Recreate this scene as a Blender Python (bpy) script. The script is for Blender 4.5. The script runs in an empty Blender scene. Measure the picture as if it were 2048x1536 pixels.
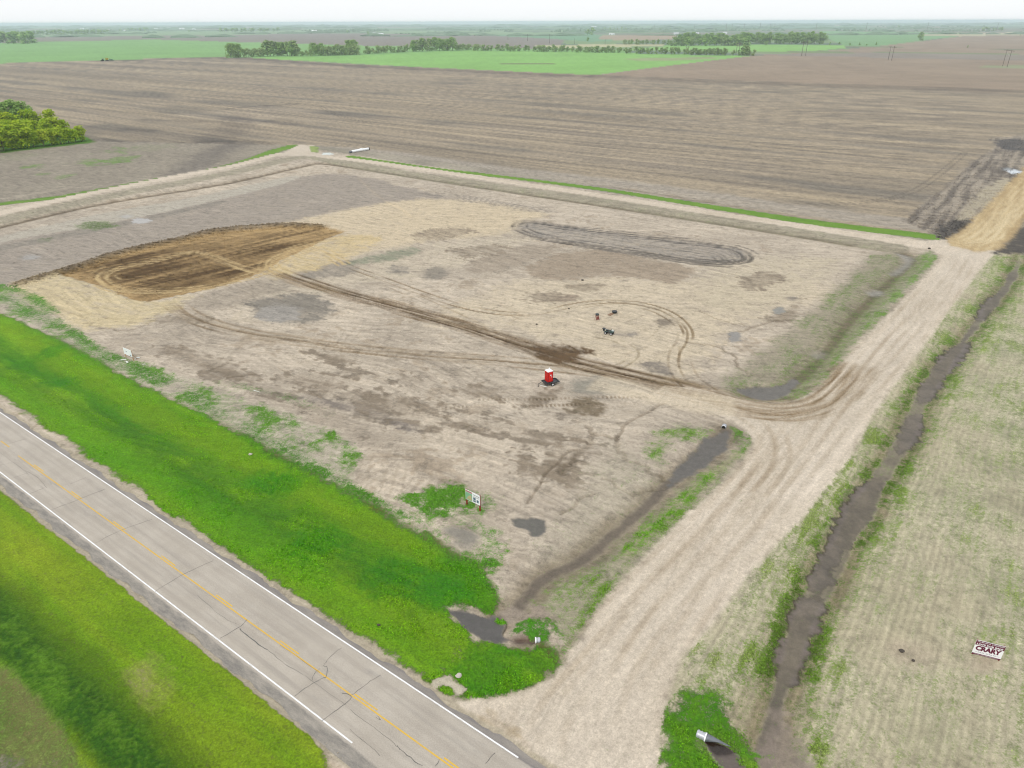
import bpy, math, random
import numpy as np

# ------------------------------------------------------------------ camera, light, exposure
FOC = 1422.0                     # focal length in photograph pixels (2048 wide)
H = 57.0                         # flying height of the camera, metres
ROLL = -math.atan2(7, 2048)
sc = bpy.context.scene
COL = sc.collection
cam_d = bpy.data.cameras.new('camera')
cam_d.sensor_width = 36.0
cam_d.lens = 36.0 * FOC / 2048.0
cam_d.clip_start = 0.5
cam_d.clip_end = 60000.0
cam = bpy.data.objects.new('camera', cam_d)
COL.objects.link(cam)
sc.camera = cam

def rx(a): return np.array([[1, 0, 0], [0, math.cos(a), -math.sin(a)], [0, math.sin(a), math.cos(a)]])
def rz(a): return np.array([[math.cos(a), -math.sin(a), 0], [math.sin(a), math.cos(a), 0], [0, 0, 1]])
CM = rx(math.radians(63.0)) @ rz(ROLL)
from mathutils import Matrix, Vector
cam.matrix_world = Matrix([[*CM[0], 0], [*CM[1], 0], [*CM[2], H], [0, 0, 0, 1]])

SUN_EL, SUN_AZ = math.radians(52), math.radians(215)     # azimuth of the sun, clockwise from +Y
sun_d = bpy.data.lights.new('sun', 'SUN')
sun_d.energy = 1.45
sun_d.angle = math.radians(14)
sun_d.color = (1.0, 0.96, 0.90)
sun = bpy.data.objects.new('sun', sun_d)
COL.objects.link(sun)
sdir = Vector((math.sin(SUN_AZ) * math.cos(SUN_EL), math.cos(SUN_AZ) * math.cos(SUN_EL), math.sin(SUN_EL)))
sun.rotation_euler = sdir.to_track_quat('Z', 'Y').to_euler()

world = bpy.data.worlds.new('World')
sc.world = world
world.use_nodes = True
nt = world.node_tree
nt.nodes.clear()
w_out = nt.nodes.new('ShaderNodeOutputWorld')
sky = nt.nodes.new('ShaderNodeTexSky')
sky.sky_type = 'NISHITA'
sky.sun_disc = False
sky.sun_elevation = SUN_EL
sky.sun_rotation = SUN_AZ
sky.air_density = 1.0
sky.dust_density = 2.0
bg1 = nt.nodes.new('ShaderNodeBackground')
bg1.inputs['Strength'].default_value = 0.10
nt.links.new(sky.outputs[0], bg1.inputs[0])
bg2 = nt.nodes.new('ShaderNodeBackground')               # thin bright overcast
bg2.inputs['Color'].default_value = (0.965, 0.985, 1.0, 1)
bg2.inputs['Strength'].default_value = 1.22
mx = nt.nodes.new('ShaderNodeMixShader')
mx.inputs[0].default_value = 0.80
nt.links.new(bg1.outputs[0], mx.inputs[1])
nt.links.new(bg2.outputs[0], mx.inputs[2])
nt.links.new(mx.outputs[0], w_out.inputs[0])

sc.view_settings.view_transform = 'Standard'
sc.view_settings.look = 'None'
sc.view_settings.exposure = 0.0
sc.view_settings.gamma = 1.0
sc.view_settings.use_curve_mapping = False
sc.render.engine = 'CYCLES'
sc.cycles.max_bounces = 7
sc.cycles.diffuse_bounces = 4
sc.cycles.filter_width = 1.15
sc.cycles.use_denoising = True
sc.cycles.glossy_bounces = 2
sc.cycles.transmission_bounces = 2
sc.cycles.transparent_max_bounces = 4
sc.cycles.volume_bounces = 1
sc.cycles.caustics_reflective = False
sc.cycles.caustics_refractive = False

rng = np.random.RandomState(7)
R = random.Random(11)

# ------------------------------------------------------------------ helpers
def ray(px, py):
    return CM @ np.array([(px - 1024) / FOC, (768 - py) / FOC, -1.0])

def at(px, py, z=0.0):
    """ground point seen at a photograph pixel"""
    d = ray(px, py)
    t = (z - H) / d[2]
    return (d[0] * t, d[1] * t)

def height_at(px, base, top):
    """height of an upright thing whose foot is at pixel row base and head at pixel row top"""
    b = at(px, base)
    d = ray(px, top)
    return H + d[2] * (b[1] / d[1])

def WL(pts): return [at(*p) for p in pts]

K = 1.36
HAZE = 0.00010
def S(r, g, b):
    """surface colour from a colour as photographed in flat daylight"""
    return np.array([((c / 255.0) ** 2.2) / K for c in (r, g, b)])

def smooth(pts, n=6, closed=False):
    """Catmull-Rom through the points"""
    P = [np.array(p, float) for p in pts]
    m = len(P)
    out = []
    rngi = range(m) if closed else range(m - 1)
    for i in rngi:
        if closed:
            p0, p1, p2, p3 = P[(i - 1) % m], P[i], P[(i + 1) % m], P[(i + 2) % m]
        else:
            p0 = P[max(i - 1, 0)]; p1 = P[i]; p2 = P[i + 1]; p3 = P[min(i + 2, m - 1)]
        for k in range(n):
            t = k / n
            out.append(0.5 * ((2 * p1) + (-p0 + p2) * t + (2 * p0 - 5 * p1 + 4 * p2 - p3) * t * t + (-p0 + 3 * p1 - 3 * p2 + p3) * t ** 3))
    if not closed:
        out.append(P[-1])
    return [tuple(p) for p in out]

def gn(x, y, seed=0):
    """gradient noise, about -1..1"""
    xi = np.floor(x); yi = np.floor(y)
    fx = (x - xi).astype(np.float32); fy = (y - yi).astype(np.float32)
    xi = xi.astype(np.int64); yi = yi.astype(np.int64)
    def g(ix, iy, dx, dy):
        h = (ix * 374761393 + iy * 668265263 + seed * 974634777) & 0xffffffff
        h = ((h ^ (h >> 13)) * 1274126177) & 0xffffffff
        h = (h ^ (h >> 16)) & 1023
        return TC[h] * dx + TS[h] * dy
    u = fx * fx * fx * (fx * (fx * 6 - 15) + 10)
    v = fy * fy * fy * (fy * (fy * 6 - 15) + 10)
    a = g(xi, yi, fx, fy); b = g(xi + 1, yi, fx - 1, fy)
    c = g(xi, yi + 1, fx, fy - 1); d = g(xi + 1, yi + 1, fx - 1, fy - 1)
    a = a + (b - a) * u
    c = c + (d - c) * u
    return (a + (c - a) * v) * 1.5
TC = np.cos(np.arange(1024) * 2 * math.pi / 1024).astype(np.float32)
TS = np.sin(np.arange(1024) * 2 * math.pi / 1024).astype(np.float32)

def fbm(x, y, scale, octv=3, seed=0):
    s = 0; a = 1.0; t = 0
    for k in range(octv):
        s = s + a * gn(x / scale * 2 ** k + 17.3 * k, y / scale * 2 ** k - 9.1 * k, seed + k)
        t += a
        a *= 0.55
    return s / t

def sstep(e0, e1, x):
    t = np.clip((x - e0) / (e1 - e0), 0, 1)
    return t * t * (3 - 2 * t)

# ------------------------------------------------------------------ terrain sample points
# rings round the point below the camera, finer where ground is near: ordinary level of detail
A_HALF = math.radians(56)
th = [0.0]
while th[-1] < A_HALF:
    a = th[-1]
    th.append(a + (0.00150 if a < math.radians(39) else 0.0026))
th = np.array([-t for t in th[:0:-1]] + th)
phi = []
p = math.radians(66)
while True:
    phi.append(p)
    d = math.degrees(p)
    p -= 0.00125 if d > 8 else (0.0011 if d > 1.2 else 0.0008)
    if H / math.tan(max(p, 1e-6)) > 24000 or p <= 0.0022:
        break
rad = H / np.tan(np.array(phi))
rad = np.append(rad, 26000.0)
NR, NA = len(rad), len(th)
RR, AA = np.meshgrid(rad, th, indexing='ij')
X = (RR * np.sin(AA)).ravel(); Y = (RR * np.cos(AA)).ravel()
RD = RR.ravel()
N = X.size
print('terrain', NR, NA, N)
dr = np.gradient(rad)
SP = np.repeat(np.maximum(dr, rad * 0.0015), NA)       # sample spacing

col = np.zeros((N, 3), np.float32)
gcol = np.zeros((N, 3), np.float32) + S(88, 140, 22)
gra = np.zeros(N, np.float32)
wet = np.zeros(N, np.float32)
Z = np.zeros(N, np.float32)
cls = np.zeros(N, np.int8)

# axes of the section grid: U along the highway, V along the gravel road
UA = math.radians(-36.1)
U = (math.cos(UA), math.sin(UA)); V = (-math.sin(UA), math.cos(UA))
CU = X * U[0] + Y * U[1]; CV = X * V[0] + Y * V[1]

NEAR = RD < 700
ni = np.nonzero(NEAR)[0]
nx, ny, nu, nv = X[ni], Y[ni], CU[ni], CV[ni]
def att(scale, idx): return np.clip(scale / (1.6 * SP[idx]), 0, 1)
f25 = np.zeros(N, np.float32); f6 = np.zeros(N, np.float32); f15 = np.zeros(N, np.float32); f05 = np.zeros(N, np.float32)
f25[ni] = fbm(nx, ny, 28, 3, 1)
f6[ni] = fbm(nx, ny, 7, 3, 5)
f15[ni] = fbm(nx, ny, 1.6, 3, 9) * att(1.6, ni)
f05[ni] = fbm(nx, ny, 0.45, 2, 13) * att(0.45, ni)
sU = np.zeros(N, np.float32); sV = np.zeros(N, np.float32); sU2 = np.zeros(N, np.float32)
w1 = fbm(nx, ny, 48, 2, 200) * 10; w2 = fbm(nx, ny, 40, 2, 210) * 7
sU[ni] = fbm((nu + w1) / 14, (nv + w2) / 1.0, 1.3, 4, 21)            # streaks along U
sV[ni] = fbm(nu / 1.0, nv / 12, 1.2, 4, 31)            # streaks along V
wa = UA + .42
wu = nx * math.cos(wa) + ny * math.sin(wa) + w2; wv = -nx * math.sin(wa) + ny * math.cos(wa) + w1 * .8
zn = sstep(-.12, .12, fbm(nx, ny, 34, 3, 230))
sW = np.zeros(N, np.float32); sW[ni] = fbm(wu / 11, wv, 1.4, 4, 35)
sA = np.zeros(N, np.float32); sA[ni] = sU[ni] * zn + sW[ni] * (1 - zn)
sU2[ni] = fbm(nu / 30, nv / 2.2, 1.8, 3, 25)
n1 = lambda i, a=1.0: f6[i] * 0.6 + f15[i] * 0.4

def bbox(P, m):
    xs = [p[0] for p in P]; ys = [p[1] for p in P]
    return np.nonzero((X > min(xs) - m) & (X < max(xs) + m) & (Y > min(ys) - m) & (Y < max(ys) + m))[0]

def seg(px, py, a, b):
    dx, dy = b[0] - a[0], b[1] - a[1]
    L2 = dx * dx + dy * dy + 1e-9
    t = np.clip(((px - a[0]) * dx + (py - a[1]) * dy) / L2, 0, 1)
    ex = px - a[0] - dx * t; ey = py - a[1] - dy * t
    return ex * ex + ey * ey, t, (dx * ey - dy * ex)

def poly(pts, feather=1.0, rough=1.0, nsc=None, world=False, sm=0):
    """indices and 0..1 coverage of a polygon; rough = how far the edge wanders, metres"""
    P = pts if world else WL(pts)
    if sm: P = smooth(P, sm, True)
    m = feather + rough * 1.5 + 1
    idx = bbox(P, m)
    x = X[idx]; y = Y[idx]
    best = np.full(idx.size, 1e18); ins = np.zeros(idx.size, bool)
    for i in range(len(P)):
        a = P[i - 1]; b = P[i]
        d2, t, _ = seg(x, y, a, b)
        best = np.minimum(best, d2)
        c = ((a[1] > y) != (b[1] > y))
        if c.any():
            xc = (b[0] - a[0]) * (y - a[1]) / (b[1] - a[1] + 1e-12) + a[0]
            ins ^= c & (x < xc)
    sd = np.sqrt(best) * np.where(ins, 1, -1)
    if rough:
        if nsc: sd = sd + fbm(x, y, nsc, 3, 77) * rough * 1.6
        else: sd = sd + (f6[idx] * 1.0 + f15[idx] * 1.0 + sA[idx] * 1.3) * rough
    return idx, sstep(-feather, feather, sd).astype(np.float32), sd

def line(pts, m, sm=6, world=False, closed=False):
    """indices, lateral offset and running length along a line"""
    P = pts if world else WL(pts)
    if sm: P = smooth(P, sm, closed)
    idx = bbox(P, m)
    best = np.full(idx.size, 1e18); s = np.zeros(idx.size); lat = np.zeros(idx.size)
    x = X[idx]; y = Y[idx]; run = 0.0
    for i in range(1, len(P)):
        a = P[i - 1]; b = P[i]; L = math.dist(a, b)
        near = np.nonzero((x > min(a[0], b[0]) - m) & (x < max(a[0], b[0]) + m) & (y > min(a[1], b[1]) - m) & (y < max(a[1], b[1]) + m))[0]
        if near.size:
            d2, t, cr = seg(x[near], y[near], a, b)
            k = d2 < best[near]
            q = near[k]
            best[q] = d2[k]
            s[q] = run + t[k] * L
            lat[q] = np.sqrt(d2[k]) * np.sign(cr[k])
        run += L
    k = best < m * m
    return idx[k], lat[k], s[k], run

def paint(idx, m, c):
    m = m[:, None]
    col[idx] = col[idx] * (1 - m) + np.asarray(c, np.float32) * m

def mul(idx, m, f):
    f = np.asarray(f, np.float32)
    m = m[:, None]
    col[idx] = col[idx] * (1 - m + m * f)

def setgrass(idx, m, amount, c=None):
    gra[idx] = gra[idx] * (1 - m) + amount * m
    if c is not None:
        mm = m[:, None]
        gcol[idx] = gcol[idx] * (1 - mm) + np.asarray(c, np.float32) * mm

def mixc(a, b, t):
    t = np.clip(t, 0, 1)[:, None]
    return np.asarray(a) * (1 - t) + np.asarray(b) * t

C_LOT, C_GRAVEL, C_GRASS, C_PLOUGH, C_CROP, C_DITCH, C_PIT, C_PLAIN, C_PUDDLE, C_EAST, C_TRACK = range(11)

# ================================================================== FAR COUNTRY (patchwork of fields)
fi = np.arange(N)
cls[:] = C_PLAIN
far = np.nonzero(RD > 600)[0]
gx = CU[far] / 805.0 + 0.35; gy = CV[far] / 402.0 + 0.2
ix = np.floor(gx).astype(np.int64); iy = np.floor(gy).astype(np.int64)
hh = ((ix * 73856093) ^ (iy * 19349663)) & 0xffff
pal = np.array([S(126, 158, 118), S(118, 140, 112), S(140, 134, 118), S(132, 156, 108), S(112, 146, 116), S(150, 144, 124),
                S(122, 140, 116), S(110, 128, 108)])
c = pal[(hh >> 3) % 8]
edge = np.minimum(np.minimum(gx - ix, 1 - gx + ix) * 805, np.minimum(gy - iy, 1 - gy + iy) * 402)
big = fbm(X[far], Y[far], 900, 4, 3)
c = c * (1 + 0.12 * big)[:, None]
c = c * (1 - 0.30 * sstep(0.35, 0.8, fbm(X[far], Y[far] / 1.0, 300, 4, 44)))[:, None]
c = c * (1 + 0.10 * fbm(CU[far] / 6, CV[far], 40, 2, 90))[:, None]
col[far] = c * np.where(edge < 9, 1.12, 1.0)[:, None]

nb = np.nonzero(RD <= 1400)[0]
kk = sstep(1400, 900, RD[nb])[:, None]
col[nb] = col[nb] * (1 - kk) + mixc(S(150, 142, 128), S(178, 168, 150), .5 + f25[nb] + .6 * sU[nb]) * kk

def field(pts, c, k=C_CROP, amp=0.08, streak=0.08, rough=0.0, along='U', feather=1.0, g=0.0):
    idx, m, sd = poly(pts, feather, rough)
    if along == 'U': st = fbm(CU[idx] / 22, CV[idx], 6.5, 3, 61)
    else: st = fbm(CU[idx], CV[idx] / 22, 6.5, 3, 62)
    cc = np.asarray(c)[None] * (1 + amp * fbm(X[idx], Y[idx], 130, 3, 8) * 1.6 + streak * st * 1.6)[:, None]
    paint(idx, m, cc)
    cls[idx[m > 0.5]] = k
    return idx, m

GRN = S(132, 178, 104); GRN2 = S(140, 190, 100); BRN = S(150, 136, 124); BRN3 = S(160, 142, 122)
field([(60, 62), (640, 58), (960, 62), (1140, 66), (1140, 74), (640, 68), (420, 72), (60, 74)], S(140, 166, 124))
field([(60, 73), (440, 71), (640, 66), (960, 70), (1130, 79), (1120, 92), (1070, 98), (700, 92), (440, 84), (290, 79), (60, 81)], S(142, 132, 124), C_PLOUGH)
field([(960, 70), (1180, 68), (1360, 74), (1180, 84), (1130, 79)], S(118, 160, 122))
field([(1205, 70), (1355, 71), (1350, 78), (1270, 82), (1195, 78)], S(176, 154, 130), C_PLOUGH)
field([(-400, 88), (0, 86), (300, 79), (440, 83), (700, 91), (1100, 98), (1250, 101), (1250, 118), (500, 120), (400, 114), (240, 120), (0, 127), (-400, 146)], GRN, amp=0.10)
field([(1065, 91), (1230, 88), (1330, 89), (1325, 92), (1120, 96)], S(196, 190, 150))
field([(1330, 90), (1740, 90), (1640, 101), (1560, 104), (1250, 99), (1330, 93)], GRN2)
field([(1640, 62), (1990, 66), (1900, 74), (1760, 92), (1690, 92), (1640, 70)], S(126, 168, 112))
field([(1810, 70), (2048, 64), (2400, 60), (2400, 66), (2048, 70), (1930, 73)], S(190, 184, 150))
field([(480, 117), (585, 113), (720, 111), (860, 104), (940, 101), (1200, 105), (1500, 112), (1340, 131), (1190, 150), (1000, 143), (600, 121)], GRN2, amp=0.09, streak=0.10)
i_, m_ = field([(1240, 117), (1430, 114), (1440, 117), (1330, 122), (1280, 122)], S(158, 168, 120), rough=14, feather=10)
field([(1000, 127), (1110, 127), (1110, 129), (1000, 129)], S(120, 118, 90), rough=6, feather=4)
# upper right ploughed field
i_, m_ = field([(1190, 151), (1340, 131), (1500, 112), (1640, 103), (1760, 92), (1930, 72), (2048, 70), (2900, 66), (2900, 215), (2048, 181), (1600, 166)], BRN3, C_PLOUGH, amp=0.10, streak=0.12)
field([(1480, 104), (1560, 103), (1640, 101), (1700, 104), (2048, 107), (2900, 116), (2900, 119), (2048, 108.6), (1700, 106), (1500, 106)], S(128, 142, 100))
field([(1480, 108), (1700, 106), (2048, 109), (2600, 118), (2048, 121), (1600, 112)], S(150, 140, 128), C_PLOUGH)
field([(1690, 92.5), (1900, 96), (2048, 98), (2900, 106), (2900, 108), (2048, 99.6), (1900, 97.5), (1690, 94)], S(124, 128, 98), amp=.2)
field([(1960, 132), (2048, 130), (2300, 134), (2048, 137), (1960, 136)], S(150, 156, 120), rough=4, feather=3)

# ================================================================== BIG PLOUGHED FIELD
Pf = [(-700, 190), (-300, 150), (0, 127), (200, 121), (400, 114), (500, 115.5), (700, 128), (1190, 150), (1600, 166), (2048, 181), (2900, 216), (2900, 560), (2048, 500),
      (1900, 480), (1700, 452), (1200, 372), (760, 305), (620, 290), (590, 290), (450, 290), (300, 284), (170, 284), (0, 320), (-300, 420), (-700, 500)]
idx, m, sd = poly(Pf, 0.6, 0.0)
x, y = X[idx], Y[idx]
stf = np.clip(8 / SP[idx], 0, 1)
st = fbm(CU[idx] / 34, CV[idx], 5.0, 4, 101) * stf + fbm(CU[idx] / 20, CV[idx], 34, 2, 107) * (1 - stf) * .9
st2 = fbm(CU[idx] / 60, CV[idx], 22, 3, 111)
pt = fbm(x, y, 95, 4, 121)
fine = fbm(CU[idx] / 3, CV[idx], 1.4, 3, 131) * np.clip(4.0 / SP[idx], 0, 1)
base = mixc(S(148, 136, 120), S(182, 165, 138), 0.44 + 1.0 * st + 0.5 * pt)
spk = gn(CU[idx] / 1.7, CV[idx] / .9, 71) * np.clip(2.5 / SP[idx], .25, 1)
base = base * (1 + 0.40 * st + 0.24 * st2 + 0.22 * fine + .13 * spk)[:, None]
dk = sstep(0.06, 0.48, st2 * 0.9 + pt * 0.7 + 0.35 * st)
base = base * (1 - dk[:, None] * np.array([0.46, 0.43, 0.36]))
paint(idx, m, base)
cls[idx[m > 0.5]] = C_PLOUGH
Z[idx] += (0.05 * np.sin(CV[idx] / 0.76 * 2 * math.pi) * (SP[idx] < 0.4) + 0.06 * fine) * m
# dark band along the north-east margin
i, lat, s, L = line([(200, 122), (400, 116), (500, 117), (700, 130), (1190, 152), (1600, 168), (2048, 184), (2900, 220)], 46)
mul(i, sstep(30, 4, np.abs(lat + 9) + 16 * fbm(X[i], Y[i], 40, 2, 5)) * 0.95, (0.60, 0.58, 0.60))
i, lat, s, L = line([(1190, 150), (1600, 165.5), (2048, 180.5), (2900, 215)], 9, 3)
mul(i, sstep(7, 2, np.abs(lat + 2)) * 0.6, (0.6, 0.6, 0.62))
# winding dark drains and pale bends in the field by the corner
for pts, w, f in [([(430, 222), (480, 215), (540, 211), (600, 207), (615, 205)], 4.0, .62), ([(440, 225), (475, 242), (455, 260), (430, 285), (380, 330), (340, 345)], 13, .72),
                  ([(520, 240), (570, 245), (600, 252)], 8, .72), ([(180, 275), (330, 288), (450, 283), (600, 288)], 4, .7), ([(250, 240), (330, 240), (430, 246)], 5, .75), ([(230, 255), (300, 262), (330, 262)], 5, .7)]:
    i, lat, s, L = line(pts, w * 2.4)
    mul(i, sstep(w * 1.5, w * .3, np.abs(lat) + w * f6[i] + w * .6 * st2[0] * 0) * sstep(0, L * .2, s) * sstep(L, L * .8, s), (f, f, f * 1.04))
i, m, sd = poly([(500, 212), (640, 222), (700, 240), (640, 250), (560, 236), (520, 250), (330, 232)], 6, 5)
mul(i, m * 0.6, (1.12, 1.13, 1.16))
for pts in [[(1310, 400), (1600, 408), (1740, 403), (1820, 385), (1870, 355), (1930, 305)], [(640, 213), (680, 232), (740, 246)]]:
    i, lat, s, L = line(pts, 3.5)
    mul(i, sstep(.55, .2, np.abs(np.abs(lat) - 1.2)) * 0.8, (0.62, 0.62, 0.64))

# ------------------------------------------------------------------ grey fallow ground west of the corner
i, m, sd = poly([(-700, 520), (-300, 425), (0, 306), (178, 285), (300, 285), (450, 288), (592, 291), (560, 305), (480, 332), (300, 366), (0, 420), (-700, 560)], 1.5, 1.0)
b = mixc(S(146, 136, 122), S(165, 155, 138), 0.5 + 0.6 * f25[i] + 0.9 * sV[i])
paint(i, m, b * (1 + .10 * sV[i] + .06 * f15[i])[:, None])
setgrass(i, m, 0.10, S(110, 124, 84))
cls[i[m > .5]] = C_LOT
for (px, py, r, a) in [(265, 298, 12, .7), (240, 302, 9, .5), (175, 324, 8, .45), (60, 333, 6, .55), (225, 322, 10, .6), (250, 316, 8, .5), (130, 352, 5, .45), (190, 330, 4, .5), (85, 348, 4, .45), (300, 295, 14, .25), (30, 312, 15, .25)]:
    cx, cy = at(px, py)
    i = bbox([(cx, cy)], r * 2.2)
    d = np.hypot((X[i] - cx) * .8, (Y[i] - cy) * .8) + r * 1.0 * f6[i] + r * .6 * f15[i]
    setgrass(i, sstep(r, r * .4, d) , a, S(104, 150, 52))
i, lat, s, L = line([(350, 366), (420, 310), (470, 290)], 14)
mul(i, sstep(12, 3, np.abs(lat) + 5 * f6[i]), (.72, .72, .76))
i, lat, s, L = line([(-100, 415), (0, 399), (130, 378), (200, 372), (300, 358), (430, 335)], 3)
mul(i, sstep(2.4, .8, np.abs(lat) + 1.0 * f6[i]), (1.2, 1.2, 1.2))
i, m, sd = poly([(0, 306), (178, 286), (190, 284), (176, 276), (100, 250), (0, 240)], 2, 1.0)
paint(i, m, S(92, 118, 40)); setgrass(i, m, .9, S(84, 130, 30)); cls[i[m > .5]] = C_GRASS

# ================================================================== DIRT LOT (base of the whole site)
LOT = [(-700, 650), (0, 440), (200, 400), (480, 350), (600, 318), (700, 322), (1000, 365), (1400, 430), (1800, 492), (1900, 520), (2048, 520), (2600, 520), (2600, 1700), (1250, 1700), (1000, 1560),
       (860, 1390), (600, 1220), (0, 815), (-700, 430)]
i, m, sd = poly([(-900, 520), (0, 412), (300, 362), (480, 333), (600, 297), (640, 300), (760, 318), (1000, 353), (1400, 413), (1800, 473), (1900, 490), (2048, 500), (3000, 520), (3600, 1700), (1200, 2300), (-1500, 1900), (-1500, 700)], .4, 0)
soil = mixc(S(176, 163, 146), S(214, 199, 178), 0.62 + 0.8 * f25[i] + 0.6 * sA[i] + .5 * f6[i])
soil = soil * (1 + .26 * sA[i] + .17 * f15[i] + .14 * f05[i])[:, None]
paint(i, m, soil)
cls[i[m > .5]] = C_LOT
gra[i] = gra[i] * (1 - m)
gz = sstep(-.15, .45, fbm(X[i], Y[i], 60, 3, 81) + .25 * sA[i] + .25 * f6[i])
mul(i, gz * m * .55, (.91, .915, .93))
wetn = sstep(.22, .62, f25[i] * .6 + sU2[i] * .55 + f6[i] * .45 + .25 * sU[i])
mul(i, wetn * .75 * m, (.78, .765, .75))
hi = sstep(.05, .5, f15[i] * .8 + f05[i] * .5 + .5 * sA[i])
mul(i, hi * m * .6, (.84, .83, .81))
mz = sstep(.0, .35, fbm(X[i], Y[i], 38, 2, 71) + .12)
mo = sstep(.08, .36, f6[i] * .85 + sA[i] * .40 + f15[i] * .45 + .02) * mz
mul(i, mo * m * .9, (.72, .69, .655))
lo = sstep(.20, .45, -f6[i] * .6 - .6 * sA[i] - f15[i] * .4 + .05)
mul(i, lo * m * .8, (1.10, 1.09, 1.07))

def patch(pts, c, a=1.0, feather=1.2, rough=1.6, k=None, w=0.0, gr=None, gc=None, st=0.0, nsc=None, dz=0.0, sm=3):
    i, m, sd = poly(pts, feather, rough, nsc, sm=sm)
    m = m * a if w or a >= 1 else np.clip(m * (a * 1.25 + .6 * f15[i] + .7 * sA[i] + .4 * f6[i]), 0, 1) * (m > .02)
    cc = np.asarray(c)[None] * (1 + .06 * f15[i] + st * sU[i])[:, None]
    paint(i, m, cc)
    if w: wet[i] = wet[i] * (1 - m) + w * m
    if gr is not None: setgrass(i, m, gr, gc)
    else: gra[i] *= (1 - m)
    if dz: Z[i] += dz * m
    if k is not None: cls[i[m > .5]] = k
    return i, m

def ell(px, py, rx_, ry_, c, **kw):
    pts = [(px + rx_ * math.cos(t), py + ry_ * math.sin(t)) for t in [k * math.pi / 5 for k in range(10)]]
    return patch(pts, c, **kw)

# greyer upper-left part of the lot
patch([(-200, 500), (0, 470), (300, 420), (590, 355), (700, 350), (830, 380), (900, 400), (780, 405), (640, 430), (560, 450), (430, 460), (290, 495), (120, 540), (0, 580), (-200, 620)], S(166, 155, 142), a=.8, rough=2.5, st=.16)
for (a_, b_) in [((60, 490), (140, 540)), ((330, 470), (380, 480)), ((250, 440), (300, 462)), ((430, 420), (560, 440)), ((80, 560), (200, 520)), ((620, 400), (700, 412))]:
    i, lat, s, L = line([a_, b_], 3, 1)
    mul(i, sstep(1.6, .3, np.abs(lat) + .8 * f15[i]) * .6, (1.12, 1.12, 1.12))
# pale shelf behind the ditch
i, m = patch([(-200, 520), (0, 473), (200, 428), (400, 392), (583, 352), (585, 362), (470, 392), (300, 430), (130, 462), (0, 486), (-200, 535)], S(190, 181, 165), a=.85, rough=.9)
patch([(-200, 545), (0, 492), (130, 466), (300, 432), (440, 402), (440, 408), (300, 440), (130, 476), (0, 503), (-200, 560)], S(150, 142, 130), a=.7, rough=.9)
# beige cut across the middle
patch([(560, 452), (640, 432), (780, 405), (900, 399), (1060, 420), (1080, 432), (1040, 450), (1000, 470), (880, 480), (760, 500), (690, 515), (650, 500), (690, 470)], S(214, 196, 166), a=.8, feather=3, rough=2.5)
patch([(520, 560), (640, 510), (760, 500), (1000, 470), (1060, 480), (900, 540), (760, 560), (600, 600), (500, 640)], S(206, 192, 168), a=.4, feather=4, rough=3)
patch([(860, 640), (1060, 560), (1400, 560), (1620, 560), (1660, 600), (1500, 640), (1420, 690), (1380, 760), (1300, 740), (1150, 700), (980, 650)], S(212, 196, 170), a=.7, feather=4, rough=3)
patch([(1440, 520), (1680, 520), (1600, 600), (1500, 620), (1400, 600)], S(204, 190, 164), a=.5, feather=4, rough=3)
# damp / darker soil patches
D1c, D2c, D3c = S(160, 146, 126), S(146, 138, 126), S(128, 118, 102)
patch([(1050, 545), (1080, 520), (1180, 500), (1340, 525), (1380, 546), (1345, 566), (1230, 550), (1130, 562)], S(168, 152, 132), a=.85, rough=2.0)
patch([(950, 520), (1060, 490), (1110, 500), (1010, 540), (940, 545)], S(170, 156, 138), a=.7, rough=2)
patch([(1140, 570), (1200, 568), (1190, 582), (1150, 580)], D1c, a=.6)
patch([(1110, 596), (1150, 592), (1145, 602), (1115, 603)], S(156, 140, 122), a=.7)
patch([(560, 590), (620, 588), (660, 610), (640, 640), (560, 645), (510, 625), (500, 600)], D2c, a=.85, rough=2, st=.12)
ell(560, 628, 45, 16, S(176, 170, 162), a=.6, w=.25)
patch([(600, 532), (690, 522), (720, 530), (700, 550), (620, 556), (590, 545)], S(156, 146, 132), a=.7, st=.2)
patch([(690, 528), (740, 512), (840, 494), (842, 506), (780, 520), (720, 530)], S(150, 150, 128), a=.7, rough=1.5)
ell(872, 547, 27, 12, S(140, 132, 120), a=.8, w=.2); ell(798, 540, 20, 7, S(150, 142, 130), a=.6)
patch([(380, 600), (470, 570), (560, 555), (600, 570), (500, 600), (420, 620)], S(164, 152, 136), a=.5, st=.3)
for (px, py, rx_, ry_) in [(600, 760, 55, 14), (700, 790, 60, 14), (760, 830, 60, 14), (860, 820, 50, 13), (900, 855, 60, 12), (980, 845, 40, 9), (740, 870, 35, 8), (460, 750, 60, 12),
                           (1085, 880, 40, 12), (1130, 960, 26, 14), (1045, 925, 22, 12), (640, 815, 40, 8), (560, 790, 50, 9), (820, 760, 30, 8), (990, 870, 26, 9), (1180, 905, 30, 9), (1100, 935, 18, 16), (360, 640, 60, 9), (690, 745, 40, 7)]:
    ell(px, py, rx_, ry_, S(150, 137, 120), a=.62, feather=.8, rough=3.2)
patch([(1130, 778), (1160, 760), (1235, 757), (1250, 778), (1205, 786), (1150, 790)], S(150, 144, 130), a=.9, w=.3)
patch([(1060, 800), (1110, 778), (1120, 783), (1080, 812)], S(142, 128, 110), a=.8, rough=.8)
patch([(1128, 822), (1150, 795), (1175, 792), (1215, 815), (1200, 830), (1150, 832)], S(132, 118, 98), a=.85, rough=1.5)
ell(1127, 832, 13, 7, S(140, 128, 114), a=.8); ell(1330, 645, 18, 8, S(148, 136, 120), a=.85); ell(1255, 668, 18, 5, S(160, 150, 138), a=.8)
patch([(1290, 732), (1330, 728), (1350, 745), (1340, 752)], S(148, 138, 126), a=.8)
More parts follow.
